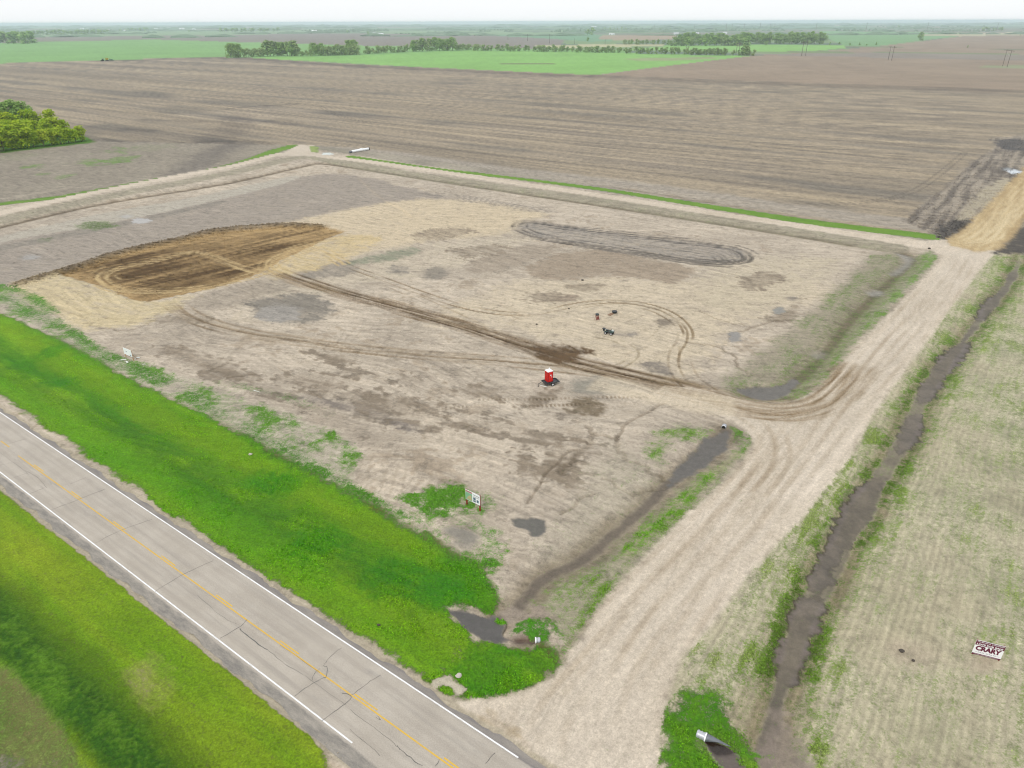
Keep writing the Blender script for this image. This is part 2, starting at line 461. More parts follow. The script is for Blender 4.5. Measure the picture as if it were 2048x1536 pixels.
patch([(700, 805), (720, 803), (800, 835), (830, 865), (790, 850), (740, 830), (640, 810), (600, 790)], S(140, 130, 120), a=.6)
i, lat, s, L = line([(330, 700), (420, 735), (520, 780), (640, 830), (740, 885), (830, 930), (920, 975)], 4)
mul(i, sstep(3.5, .6, np.abs(lat) + 2.0 * f6[i] + f15[i]) * .65, (.76, .75, .74))
for q_ in [[(610, 742), (660, 752), (700, 772), (660, 790), (600, 776), (560, 758)], [(700, 800), (760, 790), (840, 800), (900, 815), (880, 835), (800, 838), (730, 825)], [(860, 840), (930, 838), (1000, 848), (960, 862), (880, 866)],
           [(880, 862), (905, 845), (915, 850), (895, 868)], [(1040, 800), (1075, 785), (1120, 772), (1110, 790), (1060, 815)], [(1095, 895), (1150, 880), (1170, 900), (1140, 930), (1100, 925)], [(1030, 915), (1075, 925), (1090, 945), (1050, 950)],
           [(1120, 930), (1170, 975), (1150, 985), (1110, 950)], [(320, 690), (380, 700), (470, 730), (520, 760), (460, 760), (380, 730)], [(930, 770), (1010, 778), (1000, 795), (930, 790)], [(620, 700), (700, 712), (720, 725), (650, 722)],
           [(1060, 590), (1110, 585), (1120, 600), (1070, 604)], [(820, 470), (900, 455), (950, 462), (880, 480)], [(900, 500), (990, 490), (1010, 505), (930, 515)], [(1480, 560), (1530, 545), (1560, 560), (1500, 580)], [(1540, 640), (1580, 610), (1610, 600), (1570, 650)]]:
    patch(q_, S(148, 134, 116), a=.5, feather=.8, rough=2.6)
# small erosion gullies
for pts, w in [([(1175, 855), (1190, 868), (1230, 875), (1238, 888), (1236, 902), (1250, 915), (1290, 935), (1330, 955)], .45), ([(1340, 800), (1250, 850), (1238, 880)], .35), ([(1190, 870), (1150, 920), (1120, 945)], .7),
               ([(1400, 620), (1440, 640), (1490, 650)], .25), ([(1370, 685), (1420, 690), (1450, 700), (1470, 715), (1478, 735), (1500, 750), (1530, 755)], .35), ([(1575, 625), (1640, 635), (1680, 645)], .3),
               ([(180, 650), (200, 640), (240, 625)], .3), ([(200, 655), (250, 660), (290, 650)], .3), ([(290, 700), (310, 690)], .35), ([(420, 740), (460, 725)], .25), ([(450, 758), (510, 745)], .25),
               ([(1150, 900), (1110, 925), (1050, 1010)], .3), ([(1460, 670), (1500, 655), (1560, 640)], .5), ([(1180, 990), (1150, 1005), (1120, 1030)], .35), ([(1210, 960), (1260, 985), (1330, 965)], .3)]:
    P = WL(pts); P = smooth(P, 4)
    P = [(a + R.uniform(-.5, .5), b + R.uniform(-.5, .5)) for a, b in P]
    i, lat, s, L = line(P, 2.5, 2, world=True)
    w *= .6
    mul(i, sstep(w * 2.0, w * .6, np.abs(lat) + w * 1.2 * f15[i]) * .9, (.66, .64, .61))
    Z[i] -= .18 * sstep(w * 2, 0, np.abs(lat))

# excavated patch, dark brown, with its spoil rim
PIT = [(118, 547), (170, 530), (215, 515), (280, 497), (370, 478), (430, 463), (560, 452), (640, 453), (692, 462), (650, 478), (560, 520), (520, 545), (440, 572), (300, 601), (258, 596), (205, 572)]
patch([(20, 575), (60, 560), (118, 545), (210, 572), (300, 602), (380, 590), (300, 640), (180, 660), (130, 650), (60, 610)], S(212, 194, 156), a=.75, feather=2.5, rough=2.5, st=.1)
patch([(560, 520), (640, 480), (720, 470), (760, 480), (700, 515), (600, 545), (540, 555)], S(212, 190, 146), a=.6, feather=2, rough=2)
i, m, sd = poly(PIT, .8, .9)
pa = math.radians(47)
pu = X[i] * math.cos(pa) + Y[i] * math.sin(pa); pv = -X[i] * math.sin(pa) + Y[i] * math.cos(pa)
ps = fbm(pu / 26, pv, 1.7, 4, 301)
pa2 = sstep(.1, .5, fbm(pu / 3, pv, 9, 3, 311) + .35)
pcol = mixc(S(92, 70, 42), S(184, 154, 108), .24 + (.5 + 1.0 * pa2) * ps + .55 * sstep(7, 0, sd + 3 * f6[i]) + .6 * f25[i] + .3 * f6[i] + .25 * sstep(-10, 20, pu - np.median(pu)) )
paint(i, m, pcol * (1 + .10 * f15[i])[:, None])
gra[i] *= 1 - m
Z[i] -= .45 * m + .12 * ps * m
cls[i[m > .5]] = C_PIT
i, lat, s, L = line([(40, 568), (118, 545), (170, 529), (215, 513), (280, 496), (370, 477), (430, 462), (560, 451), (640, 453)], 4)
rim = sstep(2.6, .4, np.abs(lat) + 1.6 * f15[i] + .8 * f6[i])
paint(i, rim * .8, mixc(S(92, 74, 50), S(130, 112, 84), .5 + f6[i]))
Z[i] += rim * (.7 + .6 * f15[i])

# ================================================================== tyre tracks
def tracks(pts, width=1.9, rut=.33, dark=(.72, .68, .62), a=1.0, n=1, spread=0.0, side=1.0, lightmid=0.0, sm=6, dz=.07, fade=.06, tread=0.0, pc=None):
    dark = tuple(1 - (1 - q_) * 1.18 if q_ < 1 else q_ for q_ in dark)
    for q in range(n):
        off = (q - (n - 1) / 2) * spread
        i, lat, s, L = line(pts, width / 2 + rut * 2.5 + abs(off) + 1, sm)
        lat = lat - off * (1 + .35 * np.sin(s / 19.0 + q * 2.4)) - .4 * np.sin(s / 23.0 + q * 2)
        d = np.abs(np.abs(lat) - width / 2)
        k = sstep(rut * 1.5, rut * .35, d + .10 * f15[i]) * att(rut * 3.2, i)
        ends = sstep(0, L * fade + .1, s) * sstep(L, L * (1 - fade) - .1, s)
        var = np.clip(.72 + 1.1 * gn(s / 9.0, np.sign(lat) * 2.7 + q * 3.3, 5) + .5 * gn(s / 1.6, lat * 0 + q, 6), .05, 1.25)
        k = k * ends * a * var
        if tread: k = k * (1 - tread * (np.sin(s * 2 * math.pi / .7) > 0))
        if pc is not None: paint(i, np.clip(k, 0, 1), pc)
        else: mul(i, np.clip(k, 0, 1), dark)
        if lightmid:
            mul(i, sstep(rut * 2.4, rut * 1.6, d) * (1 - sstep(rut * 1.6, rut, d)) * ends * lightmid, (1.14, 1.13, 1.10))
        Z[i] -= dz * k

def band(pts, w, c, a, sm=6, fade=.05, str_=1.0, off=0.0):
    i, lat, s, L = line(pts, w * 1.3, sm)
    lat = lat - off
    ends = sstep(0, L * fade + .1, s) * sstep(L, L * (1 - fade) - .1, s)
    ls = fbm(lat / 1.0, s / 22, .75, 3, 404)
    m = sstep(w, w * .55, np.abs(lat) + .35 * w * f6[i]) * ends
    mm = np.clip(m * (a + str_ * ls), 0, 1)
    paint(i, mm * (.9), c)
    return i, m, ls

T1 = [(545, 538), (570, 549), (640, 572), (700, 590), (800, 617), (930, 652), (1060, 695), (1150, 724), (1250, 749), (1400, 786), (1480, 808)]
ENT = [(1300, 765), (1400, 788), (1470, 806), (1530, 818), (1590, 818), (1640, 803), (1680, 770), (1720, 725)]
band(T1, 3.4, S(132, 110, 84), .50, str_=1.3)
tracks(T1, 2.0, .36, (.50, .45, .38), 1.0, n=2, spread=1.6)
tracks(T1[3:], 2.2, .3, (.7, .64, .56), .8, n=2, spread=3.4)
band([(420, 515), (480, 528), (540, 545), (600, 566), (700, 592)], 2.2, S(150, 126, 92), .3)
T2 = [(340, 600), (372, 628), (430, 650), (500, 666), (560, 676), (700, 695), (850, 710), (1000, 722), (1130, 735), (1250, 752), (1400, 785)]
band(T2, 2.8, S(160, 142, 116), .3, str_=.9)
tracks(T2, 2.0, .32, (.70, .65, .58), .9, n=2, spread=2.2)
tracks([(60, 590), (200, 640), (330, 640), (430, 655)], 2.0, .3, (.8, .78, .74), .6)
tracks([(650, 508), (690, 530), (730, 546), (850, 590), (920, 612), (990, 625), (1060, 627), (1110, 618), (1160, 607), (1220, 602), (1280, 606), (1335, 622), (1368, 645), (1380, 670), (1368, 690)], 1.9, .30, (.58, .53, .46), 1.1, lightmid=.3)
tracks([(1150, 614), (1220, 607), (1290, 616), (1330, 632), (1358, 655), (1360, 680), (1345, 705), (1345, 735), (1365, 765), (1410, 790), (1470, 808)], 1.9, .28, (.60, .56, .50), 1.0)
tracks([(1368, 690), (1370, 720), (1385, 755), (1430, 788)], 1.9, .28, (.74, .70, .64), .7)
tracks([(700, 540), (820, 590), (930, 640), (1040, 690), (1130, 735)], 1.9, .28, (.76, .72, .66), .6)
tracks([(960, 575), (1000, 615), (1050, 640)], 1.9, .28, (.8, .76, .72), .5)
tracks([(1185, 672), (1225, 678), (1262, 697), (1266, 712), (1245, 728), (1225, 732)], 1.5, .26, (.62, .60, .54), .9)
tracks([(700, 755), (695, 690), (740, 640)], 1.6, .22, (.8, .78, .74), .5)
tracks([(1000, 690), (1015, 660), (1060, 625)], 1.6, .22, (.76, .72, .66), .5)
tracks([(1370, 600), (1300, 680), (1180, 720)], 1.9, .2, (.86, .84, .8), .5)
tracks([(860, 812), (960, 806), (1070, 807), (1180, 803), (1300, 803)], 2.3, .48, (.62, .58, .52), .8, tread=.95, fade=.1)
tracks([(620, 640), (760, 600), (1060, 540)], 1.9, .25, (.88, .86, .82), .5)
tracks([(540, 615), (480, 570), (440, 540)], 1.9, .25, (.8, .78, .76), .6, n=3, spread=2.6)
tracks([(400, 640), (330, 600), (260, 590)], 1.9, .25, (.8, .78, .76), .6, n=2, spread=2.6)
patch([(1070, 700), (1100, 688), (1150, 690), (1170, 703), (1140, 722), (1095, 716)], S(104, 84, 62), a=.85, feather=1.6, rough=1.8)
# loops in the excavation: pale tracks pressed into dark soil
for pts, nn in [([(655, 470), (690, 470), (660, 478), (600, 492), (545, 515), (538, 535), (560, 548)], 3), ([(230, 528), (200, 545), (205, 560), (240, 576), (320, 580), (420, 572), (520, 545), (560, 520), (640, 492)], 3),
                ([(230, 560), (215, 550), (240, 535), (300, 520), (370, 503), (420, 508), (480, 530), (545, 545)], 2), ([(600, 500), (640, 500), (690, 530)], 2)]:
    tracks(pts, 1.9, .36, a=.85, n=nn, spread=1.5, fade=.02, pc=S(206, 180, 132))
# dark oval loop, upper middle
OV = [(1035, 456), (1040, 447), (1065, 445), (1150, 456), (1300, 475), (1430, 490), (1480, 502), (1495, 515), (1482, 524), (1440, 526), (1380, 521), (1280, 505), (1150, 486), (1070, 472), (1035, 458)]
i, m = patch(OV, S(158, 150, 140), a=.5, feather=2, rough=2, st=.3)
tracks(OV, 2.0, .45, (.48, .48, .49), 1.2, n=3, spread=1.8, fade=.01)
tracks([(1045, 462), (1110, 462), (1300, 490), (1450, 515)], 1.9, .4, (.66, .66, .66), .8, n=2, spread=3)
tracks([(1330, 495), (1400, 500), (1440, 510), (1455, 525)], 1.9, .4, (.66, .66, .66), .8, n=2, spread=3)
band([(1150, 490), (1300, 512), (1400, 525), (1470, 525)], 2.5, S(122, 114, 104), .6)
band([(830, 385), (940, 398), (1040, 415), (1110, 422)], 5, S(136, 128, 118), .35, str_=1.3)
tracks([(800, 370), (950, 392), (1060, 405), (1100, 420)], 2, .4, (.7, .7, .7), .8, n=2, spread=3.5)
i, lat, s, L = line([(715, 355), (760, 395), (805, 420), (822, 435)], 3)
mul(i, sstep(1.0, .3, np.abs(lat)) * .5, (1.15, 1.12, 1.05))

# faint crossing wheel marks and blade scrapes all over the lot
RT = random.Random(5)
for k in range(46):
    px = RT.uniform(330, 1350); py = RT.uniform(470, 930)
    if py > 640 and px < 330 + (py - 640) * 1.7: continue
    x0, y0 = at(px, py); a = UA + RT.choice((0, 0, .42, .2, -.25, 1.2)) + RT.uniform(-.12, .12); L_ = RT.uniform(14, 46); cv_ = RT.uniform(-.5, .5)
    P = [(x0 + math.cos(a + cv_ * t) * L_ * t, y0 + math.sin(a + cv_ * t) * L_ * t) for t in (0, .25, .5, .75, 1)]
    i, lat, s, L = line(P, 2.2, 4, world=True)
    d = np.abs(np.abs(lat) - RT.choice((.95, .95, 0)))
    kk = sstep(.34, .08, d + .12 * f15[i]) * sstep(0, 3, s) * sstep(L, L - 3, s) * att(.8, i) * np.clip(.5 + 1.2 * gn(s / 5, s * 0 + k, 3), 0, 1) * (cls[i] == C_LOT)
    f = RT.choice((.74, .80, .84, 1.10, 1.13))
    mul(i, kk, (f, f * .995, f * .985))
for pts in [[(690, 1000), (705, 965), (760, 925)], [(720, 1005), (735, 970), (790, 935)], [(790, 1020), (800, 985), (835, 950)], [(835, 1000), (850, 975), (872, 950)], [(735, 900), (720, 930), (712, 975)], [(800, 925), (790, 950), (780, 990)]]:
    i, lat, s, L = line(pts, 3); kk = sstep(.5, .1, np.abs(np.sin(lat * 2.2)) * .6 + .2 * f15[i]) * sstep(2.6, 1.0, np.abs(lat)) * sstep(0, 2, s) * sstep(L, L - 2, s)
    mul(i, kk * .8, (.84, .83, .81))

# ================================================================== grass of the highway verge
VE = [(-900, 330), (-300, 500), (-20, 618), (60, 652), (150, 690), (200, 720), (260, 757), (340, 797), (430, 838), (520, 885), (600, 930), (680, 972), (760, 1008), (800, 1040), (880, 1080), (940, 1120), (980, 1160), (1000, 1205),
      (985, 1222), (940, 1215), (893, 1213), (915, 1245), (950, 1278), (1020, 1292), (1085, 1285), (1118, 1292), (1130, 1320), (1105, 1352), (1060, 1375), (1000, 1393), (930, 1400), (880, 1388), (820, 1340), (600, 1200), (0, 790), (-900, 250)]
i, m, sd = poly(VE, .9, .75)
gl = mixc(S(84, 144, 24), S(120, 162, 34), .5 + 1.1 * sU2[i] + .5 * f25[i])
gl = gl * (1 + .16 * f6[i] + .16 * f15[i] + .10 * f05[i] + .16 * sU[i])[:, None]
paint(i, m, mixc(S(96, 104, 48), S(120, 118, 70), .5 + f6[i]))
setgrass(i, m, 1.05 + .15 * f6[i], gl)
cls[i[m > .5]] = C_GRASS
Z[i] += m * (.10 + .10 * f05[i] + .10 * f15[i])
VERGE_I, VERGE_M = i, m
def gtint(pts, w, c, a, m_=None):
    i, lat, s, L = line(pts, w * 2)
    k = sstep(w * 1.5, w * .1, np.abs(lat) + w * 1.2 * f6[i] + w * .8 * f25[i] + w * .9 * sU[i] + .7 * f15[i]) * a * .62
    gcol[i] = gcol[i] * (1 - k[:, None]) + np.asarray(c) * k[:, None]
    return i, k
gtint([(-200, 600), (0, 690), (150, 770), (400, 905), (600, 1020), (800, 1125), (960, 1190)], 3.6, S(60, 128, 16), .75)
gtint([(-200, 660), (0, 748), (250, 862), (450, 1005), (650, 1110), (840, 1200)], 2.0, S(66, 118, 14), .7)
gtint([(-200, 560), (0, 650), (280, 812), (420, 880), (560, 955), (720, 1032), (860, 1095)], 2.2, S(132, 166, 30), .7)
gtint([(-100, 720), (60, 800), (300, 960), (560, 1120), (800, 1290), (900, 1350)], 2.2, S(112, 172, 22), .6)
gtint([(700, 1180), (830, 1260), (900, 1300), (960, 1320)], 3, S(118, 158, 22), .7)
for (px, py, rr) in [(640, 1080, 4), (570, 960, 3), (770, 1150, 4), (880, 1180, 4), (1060, 1258, 2.6), (1095, 1268, 2.5), (520, 955, 3), (100, 700, 3), (980, 1340, 4), (120, 760, 3)]:
    cx, cy = at(px, py); i = bbox([(cx, cy)], rr * 2)
    k = sstep(rr * 1.3, rr * .3, np.hypot(X[i] - cx, Y[i] - cy) + rr * .7 * f15[i]) * .6
    gcol[i] = gcol[i] * (1 - k[:, None]) + S(58, 136, 16) * k[:, None]
    Z[i] += .15 * k * (1 + f05[i])
i, m, sd = poly([(738, 1008), (756, 1006), (776, 1014), (760, 1019), (745, 1016)], .3, .5); gcol[i] = gcol[i] * (1 - m[:, None] * .7) + S(214, 176, 40) * m[:, None] * .7
# roughly weedy strip between verge and lot
i, m, sd = poly([(-50, 560), (20, 580), (90, 610), (130, 640), (110, 660), (200, 700), (330, 740), (420, 770), (560, 820), (700, 880), (720, 910), (700, 965), (620, 930), (520, 880), (430, 835), (260, 755), (0, 620), (-50, 600)], 1.2, 1.0)
paint(i, m * .6, S(186, 176, 158)); setgrass(i, m, .46 + .6 * f6[i] + .3 * f15[i], S(100, 146, 50))
for pts, am, w in [([(0, 595), (60, 625), (120, 650), (180, 690), (230, 720), (330, 765)], .62, 1.6), ([(540, 895), (620, 935), (700, 975), (760, 1010), (860, 1062), (930, 1110)], .62, 1.3), ([(380, 790), (500, 865), (600, 920)], .5, 1.4), ([(0, 570), (60, 590), (110, 625)], .6, 1.5), ([(440, 765), (560, 790), (660, 830)], .3, 1.2)]:
    i, lat, s, L = line(pts, w * 2.5)
    setgrass(i, sstep(w * 1.5, w * .4, np.abs(lat) + w * .8 * f15[i]), am + .4 * f6[i], S(84, 136, 40))
# weeds by the development sign and down to the culvert
i, m, sd = poly([(780, 995), (900, 965), (1000, 995), (1005, 1025), (960, 1035), (960, 1060), (900, 1050), (830, 1020)], 1.0, .8)
setgrass(i, m, .66 + .5 * f6[i] + .5 * f15[i], S(96, 146, 46))
i, m, sd = poly([(930, 1030), (1010, 1060), (1010, 1110), (990, 1160), (1040, 1230), (1130, 1250), (1160, 1270), (1120, 1330), (1000, 1200), (960, 1130), (880, 1090), (800, 1040), (850, 1030)], 1.4, 1.0)
setgrass(i, m, .42 + .5 * f6[i] + .3 * f15[i], S(96, 148, 48))
patch([(890, 1060), (925, 1052), (955, 1068), (945, 1092), (915, 1090)], S(134, 128, 116), a=.9, w=.5, k=C_DITCH, rough=.9)
patch([(905, 1300), (940, 1330), (890, 1355), (870, 1365), (860, 1362)], S(190, 180, 160), a=0.0)
i, lat, s, L = line([(876, 1366), (892, 1362), (918, 1380)], 2)
k = sstep(.8, .3, np.abs(lat) + .5 * f15[i]); gra[i] *= 1 - k; paint(i, k, S(200, 190, 168))
# pale gravel lip of the pavement is painted with the highway below

# near (south) verge
i, m, sd = poly([(-900, 500), (-300, 830), (0, 980), (330, 1210), (610, 1440), (642, 1480), (655, 1560), (700, 2400), (-1500, 2400)], .5, .3)
gl = mixc(S(112, 156, 24), S(148, 170, 40), .45 + .9 * sU2[i] + .7 * f25[i])
gl = gl * (1 + .10 * f6[i] + .08 * f15[i] + .05 * sU[i])[:, None]
paint(i, m, S(140, 136, 84)); setgrass(i, m, .92, gl); cls[i[m > .5]] = C_GRASS
Z[i] += m * (.06 + .06 * f05[i] + .05 * f15[i])
i, m, sd = poly([(-300, 1050), (0, 1180), (60, 1240), (140, 1320), (270, 1430), (380, 1545), (480, 1700), (300, 1700), (190, 1536), (90, 1420), (0, 1325), (-300, 1180)], .9, .8)
setgrass(i, m, 1.1, mixc(S(56, 98, 16), S(92, 134, 34), .45 + .7 * f6[i] + .9 * f15[i] + .9 * f05[i] + .8 * sU[i])); Z[i] += m * (.04 + .04 * f05[i])
i, lat, s, L = line([(-300, 1060), (0, 1185), (60, 1240), (140, 1320), (270, 1435), (380, 1550)], 3); k = sstep(2.2, .4, np.abs(lat - .6) + .8 * f6[i]) * .4
gcol[i] = gcol[i] * (1 - k[:, None]) + S(52, 78, 16) * k[:, None]
i, m, sd = poly([(-500, 1250), (0, 1330), (90, 1425), (190, 1545), (300, 1800), (-500, 2000)], .6, .6)
setgrass(i, m, .75 + .4 * f25[i], mixc(S(112, 142, 60), S(140, 148, 84), .5 + f6[i]))
i, m, sd = poly([(-60, 1500), (20, 1530), (120, 1560), (0, 1600), (-100, 1500)], 1.5, 1.5)
setgrass(i, m, .35, S(112, 142, 60)); paint(i, m, S(140, 136, 124))
i, m, sd = poly([(255, 1345), (290, 1330), (345, 1365), (320, 1400), (270, 1390)], 1.5, 1.2)
setgrass(i, m * .6, .6, S(170, 172, 90)); paint(i, m, S(188, 178, 130))

# ================================================================== strips beside the gravel roads
strip = lambda pts, am, gc, so, feather=1.0, rough=1.0, a=1.0: (lambda r: (paint(r[0], r[1] * a, so), setgrass(r[0], r[1] * a, am + .45 * f6[r[0]] + .35 * sV[r[0]], gc)))(poly(pts, feather, rough))
strip([(1505, 880), (1480, 930), (1400, 1010), (1300, 1105), (1200, 1215), (1150, 1290), (1040, 1225), (1080, 1165), (1180, 1120), (1290, 1030), (1370, 955), (1450, 905)], .42, S(112, 146, 56), S(168, 160, 136))
strip([(1500, 885), (1440, 920), (1360, 985), (1290, 1050), (1240, 1110), (1265, 1115), (1330, 1040), (1420, 965), (1480, 915)], .54, S(104, 152, 44), S(160, 156, 120), .8, .6, .8)
strip([(1640, 770), (1590, 800), (1540, 800), (1490, 792), (1600, 740), (1660, 690), (1740, 600), (1800, 540), (1828, 512), (1860, 500), (1880, 515), (1830, 565), (1780, 620), (1700, 700)], .52, S(112, 150, 60), S(164, 158, 134))
strip([(1440, 765), (1530, 700), (1600, 640), (1680, 570), (1745, 510), (1800, 505), (1815, 530), (1750, 590), (1690, 650), (1640, 710), (1590, 755), (1500, 790), (1470, 790)], .42, S(116, 138, 74), S(156, 147, 126), 2, 1.6, .8)
strip([(1290, 905), (1310, 865), (1370, 848), (1420, 852), (1440, 862), (1400, 880), (1350, 880), (1320, 930)], .60, S(118, 150, 66), S(172, 164, 140), 1.2, 1.6, .8)
strip([(1460, 850), (1490, 870), (1505, 885), (1480, 900), (1460, 880)], .5, S(100, 140, 56), S(160, 150, 130))
strip([(1230, 890), (1330, 950), (1340, 970), (1290, 1000), (1180, 1100), (1080, 1130), (1150, 1000)], .22, S(112, 146, 66), S(180, 170, 150), 3, 2, .6)
# east side of the road, down both banks of the ditch, then the seeded plot
i, m, sd = poly([(1990, 505), (2048, 505), (2700, 520), (3600, 1700), (1700, 2300), (1310, 1560), (1325, 1440), (1340, 1370), (1360, 1310), (1420, 1250), (1500, 1140), (1600, 1030), (1700, 910), (1740, 830), (1800, 745), (1900, 610), (1950, 545)], .7, .5)
rowp = np.sin(CU[i] * 2 * math.pi / .76 + 1.2 * f25[i] + .8 * f6[i]) * np.clip(.26 / SP[i], 0, 1)
eb = mixc(S(184, 174, 146), S(210, 201, 173), .5 + .9 * f25[i] + .5 * f6[i] + .3 * sV[i])
paint(i, m, eb * (1 + .10 * rowp + .12 * f15[i])[:, None])
setgrass(i, m, .38 + .42 * f25[i] + .45 * f6[i] + .07 * rowp + .28 * sV[i] + .12 * f05[i], mixc(S(122, 138, 84), S(146, 158, 100), .5 + f6[i] + .8 * sV[i]))
cls[i[m > .5]] = C_EAST
EAST_I = i
# darker blotches in the plot
for (px, py, r, f) in [(2010, 860, 4, .8), (1990, 930, 5, .78), (2035, 1010, 4, .8), (1960, 760, 5, .85), (1900, 990, 6, .88), (2020, 1180, 6, .85), (1990, 1262, 1.1, .55), (1860, 1480, 5, .9), (1760, 1200, 4, .9), (1690, 990, 3, .8), (2000, 700, 6, .85)]:
    cx, cy = at(px, py); i = bbox([(cx, cy)], r * 2)
    mul(i, sstep(r * 1.2, r * .2, np.hypot(X[i] - cx, Y[i] - cy) + r * .6 * f6[i] + r * .4 * f15[i]), (f, f * 1.02, f))
for (px, py, r) in [(1825, 1310, 3.2), (1975, 1325, 1.6), (1960, 1335, 1.8)]:
    cx, cy = at(px, py); i = bbox([(cx, cy)], r * 2); k = sstep(r * 1.2, r * .2, np.hypot(X[i] - cx, (Y[i] - cy) * 1.3) + r * .4 * f6[i] + r * .3 * f15[i]) * .85
    paint(i, k, S(188, 174, 150)); gra[i] *= 1 - .8 * k
# ---- ditch east of the road
DE = [(2046, 505), (2020, 560), (1980, 610), (1930, 675), (1885, 730), (1845, 790), (1820, 850), (1790, 905), (1755, 960), (1710, 1040), (1670, 1110), (1635, 1180), (1605, 1240), (1585, 1310), (1560, 1380), (1545, 1450), (1530, 1520), (1500, 1600)]
i, lat, s, L = line(DE, 14)
al = np.abs(lat)
Z[i] -= .75 * sstep(6.5, .8, al) * sstep(0, 15, s)
k = sstep(6.5, 3.5, al + 1.0 * f6[i]) * .95
setgrass(i, k, .47 + .50 * f6[i] + .5 * sV[i] + .3 * f25[i], mixc(S(112, 142, 58), S(136, 154, 78), .5 + f25[i] + f6[i]))
k = sstep(4.2, 2.4, al + .8 * f6[i])
setgrass(i, k, .52 + .5 * f6[i] + .3 * f15[i], S(104, 134, 52)); mul(i, k, (.80, .78, .75))
fr = s / L
wd = .62 + .35 * np.sin(fr * 9.0) ** 2 + .45 * sstep(.35, .7, fr) - .5 * sstep(.80, .92, fr) + .6 * gn(s / 9.0, s * 0, 3)
mud = sstep(wd + .35, wd - .35, al + .35 * f15[i] + .25 * f6[i]) * sstep(0, 18, s)
gap = sstep(-.30, -.05, gn(s / 17.0 + 3.1, s * 0 + 7.7, 8) + .35 * gn(s / 6, s * 0, 2))
mud = mud * (0.70 + .25 * gap)
muddyp = [[(1975, 592), (1996, 584), (1992, 610), (1968, 636), (1952, 628)], [(1900, 690), (1945, 678), (1930, 712), (1885, 752), (1868, 742), (1880, 712)], [(1850, 758), (1890, 752), (1870, 790), (1840, 802), (1836, 785)],
          [(1812, 832), (1842, 822), (1852, 845), (1838, 880), (1800, 905), (1795, 880)], [(1724, 962), (1768, 950), (1750, 1000), (1722, 1045), (1692, 1100), (1664, 1165), (1640, 1178), (1618, 1152), (1650, 1080), (1688, 1005)],
          [(1602, 1180), (1652, 1188), (1642, 1240), (1622, 1268), (1578, 1256), (1592, 1205)], [(1564, 1275), (1618, 1275), (1606, 1335), (1592, 1370), (1558, 1340)]]
for pq in muddyp:
    i2, m2, sd2 = poly(pq, .7, .6, sm=3); m2 = sstep(-.6, .6, sd2 - .15).astype(np.float32); m2 = np.clip(m2 + .45 * f15[i2] * (m2 > .05) * (m2 < .95) + .3 * f05[i2] * (m2 > .05) * (m2 < .95), 0, 1)
    paint(i2, sstep(.02, .4, m2), S(92, 84, 70)); paint(i2, sstep(.5, .9, m2), mixc(S(102, 94, 87), S(126, 114, 106), .5 + f6[i2] + f15[i2] * .8)); gra[i2] *= 1 - m2 * .97; wet[i2] = wet[i2] * (1 - m2) + .5 * m2; cls[i2[m2 > .5]] = C_DITCH
paint(i, mud, mixc(S(96, 88, 76), S(118, 108, 92), .5 + f6[i] + f15[i] * .6)); gra[i] *= 1 - mud * .8; wet[i] = wet[i] * (1 - mud) + .3 * mud
cls[i[mud > .5]] = C_DITCH
ed = sstep(1.1, .2, np.abs(al - wd - .6) + .4 * f15[i]) * (1 - mud); mul(i, ed * .8, (.70, .66, .60)); gcol[i] *= (1 - .3 * ed)[:, None]
# wide mud south end by the culvert
patch([(1500, 1480), (1530, 1450), (1560, 1400), (1590, 1440), (1600, 1500), (1650, 1560), (1500, 1580), (1450, 1530)], S(138, 124, 112), a=.8, w=.3, rough=1.2, k=C_DITCH)
patch([(1405, 1478), (1440, 1488), (1475, 1502), (1500, 1520), (1520, 1560), (1460, 1560), (1432, 1520)], S(104, 92, 84), a=1, w=.7, rough=.35, feather=.25, k=C_PUDDLE, dz=-.2)
i, m, sd = poly([(1325, 1420), (1345, 1395), (1380, 1370), (1440, 1380), (1475, 1420), (1480, 1460), (1520, 1500), (1500, 1530), (1470, 1490), (1420, 1475), (1410, 1500), (1440, 1545), (1450, 1600), (1310, 1600), (1318, 1480)], 1.0, .9)
setgrass(i, m, .95 + .5 * f6[i] + .3 * f15[i], mixc(S(74, 134, 22), S(104, 152, 36), .5 + 1.0 * f15[i] + f6[i])); Z[i] += m * (.1 + .14 * f05[i] + .1 * f15[i]); cls[i[m > .5]] = C_GRASS
patch([(1402, 1474), (1414, 1490), (1424, 1502), (1440, 1508), (1468, 1502), (1458, 1492), (1430, 1480)], S(54, 42, 34), a=1, w=.9, rough=.12, feather=.2, k=C_PUDDLE)
ell(1500, 1520, 16, 9, S(110, 140, 50), a=1, gr=.9, gc=S(120, 160, 44), rough=.5, feather=.4)
# ---- lot-side ditch, lower part, and its mud pool
DL = [(1455, 862), (1425, 895), (1380, 930), (1330, 968), (1280, 1018), (1220, 1068), (1160, 1115), (1090, 1150), (1060, 1180), (1030, 1212), (1000, 1232)]
i, lat, s, L = line(DL, 9)
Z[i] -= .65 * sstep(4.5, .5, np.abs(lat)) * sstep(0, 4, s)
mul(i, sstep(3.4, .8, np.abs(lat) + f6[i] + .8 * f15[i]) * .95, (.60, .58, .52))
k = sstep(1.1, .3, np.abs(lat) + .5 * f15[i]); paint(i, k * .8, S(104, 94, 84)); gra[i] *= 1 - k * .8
cls[i[np.abs(lat) < 1.0]] = C_DITCH
patch([(1452, 860), (1462, 870), (1455, 893), (1422, 922), (1372, 950), (1342, 968), (1336, 956), (1352, 932), (1388, 895), (1420, 868)], S(104, 99, 93), a=1, w=.45, rough=.6, feather=.4, k=C_DITCH)
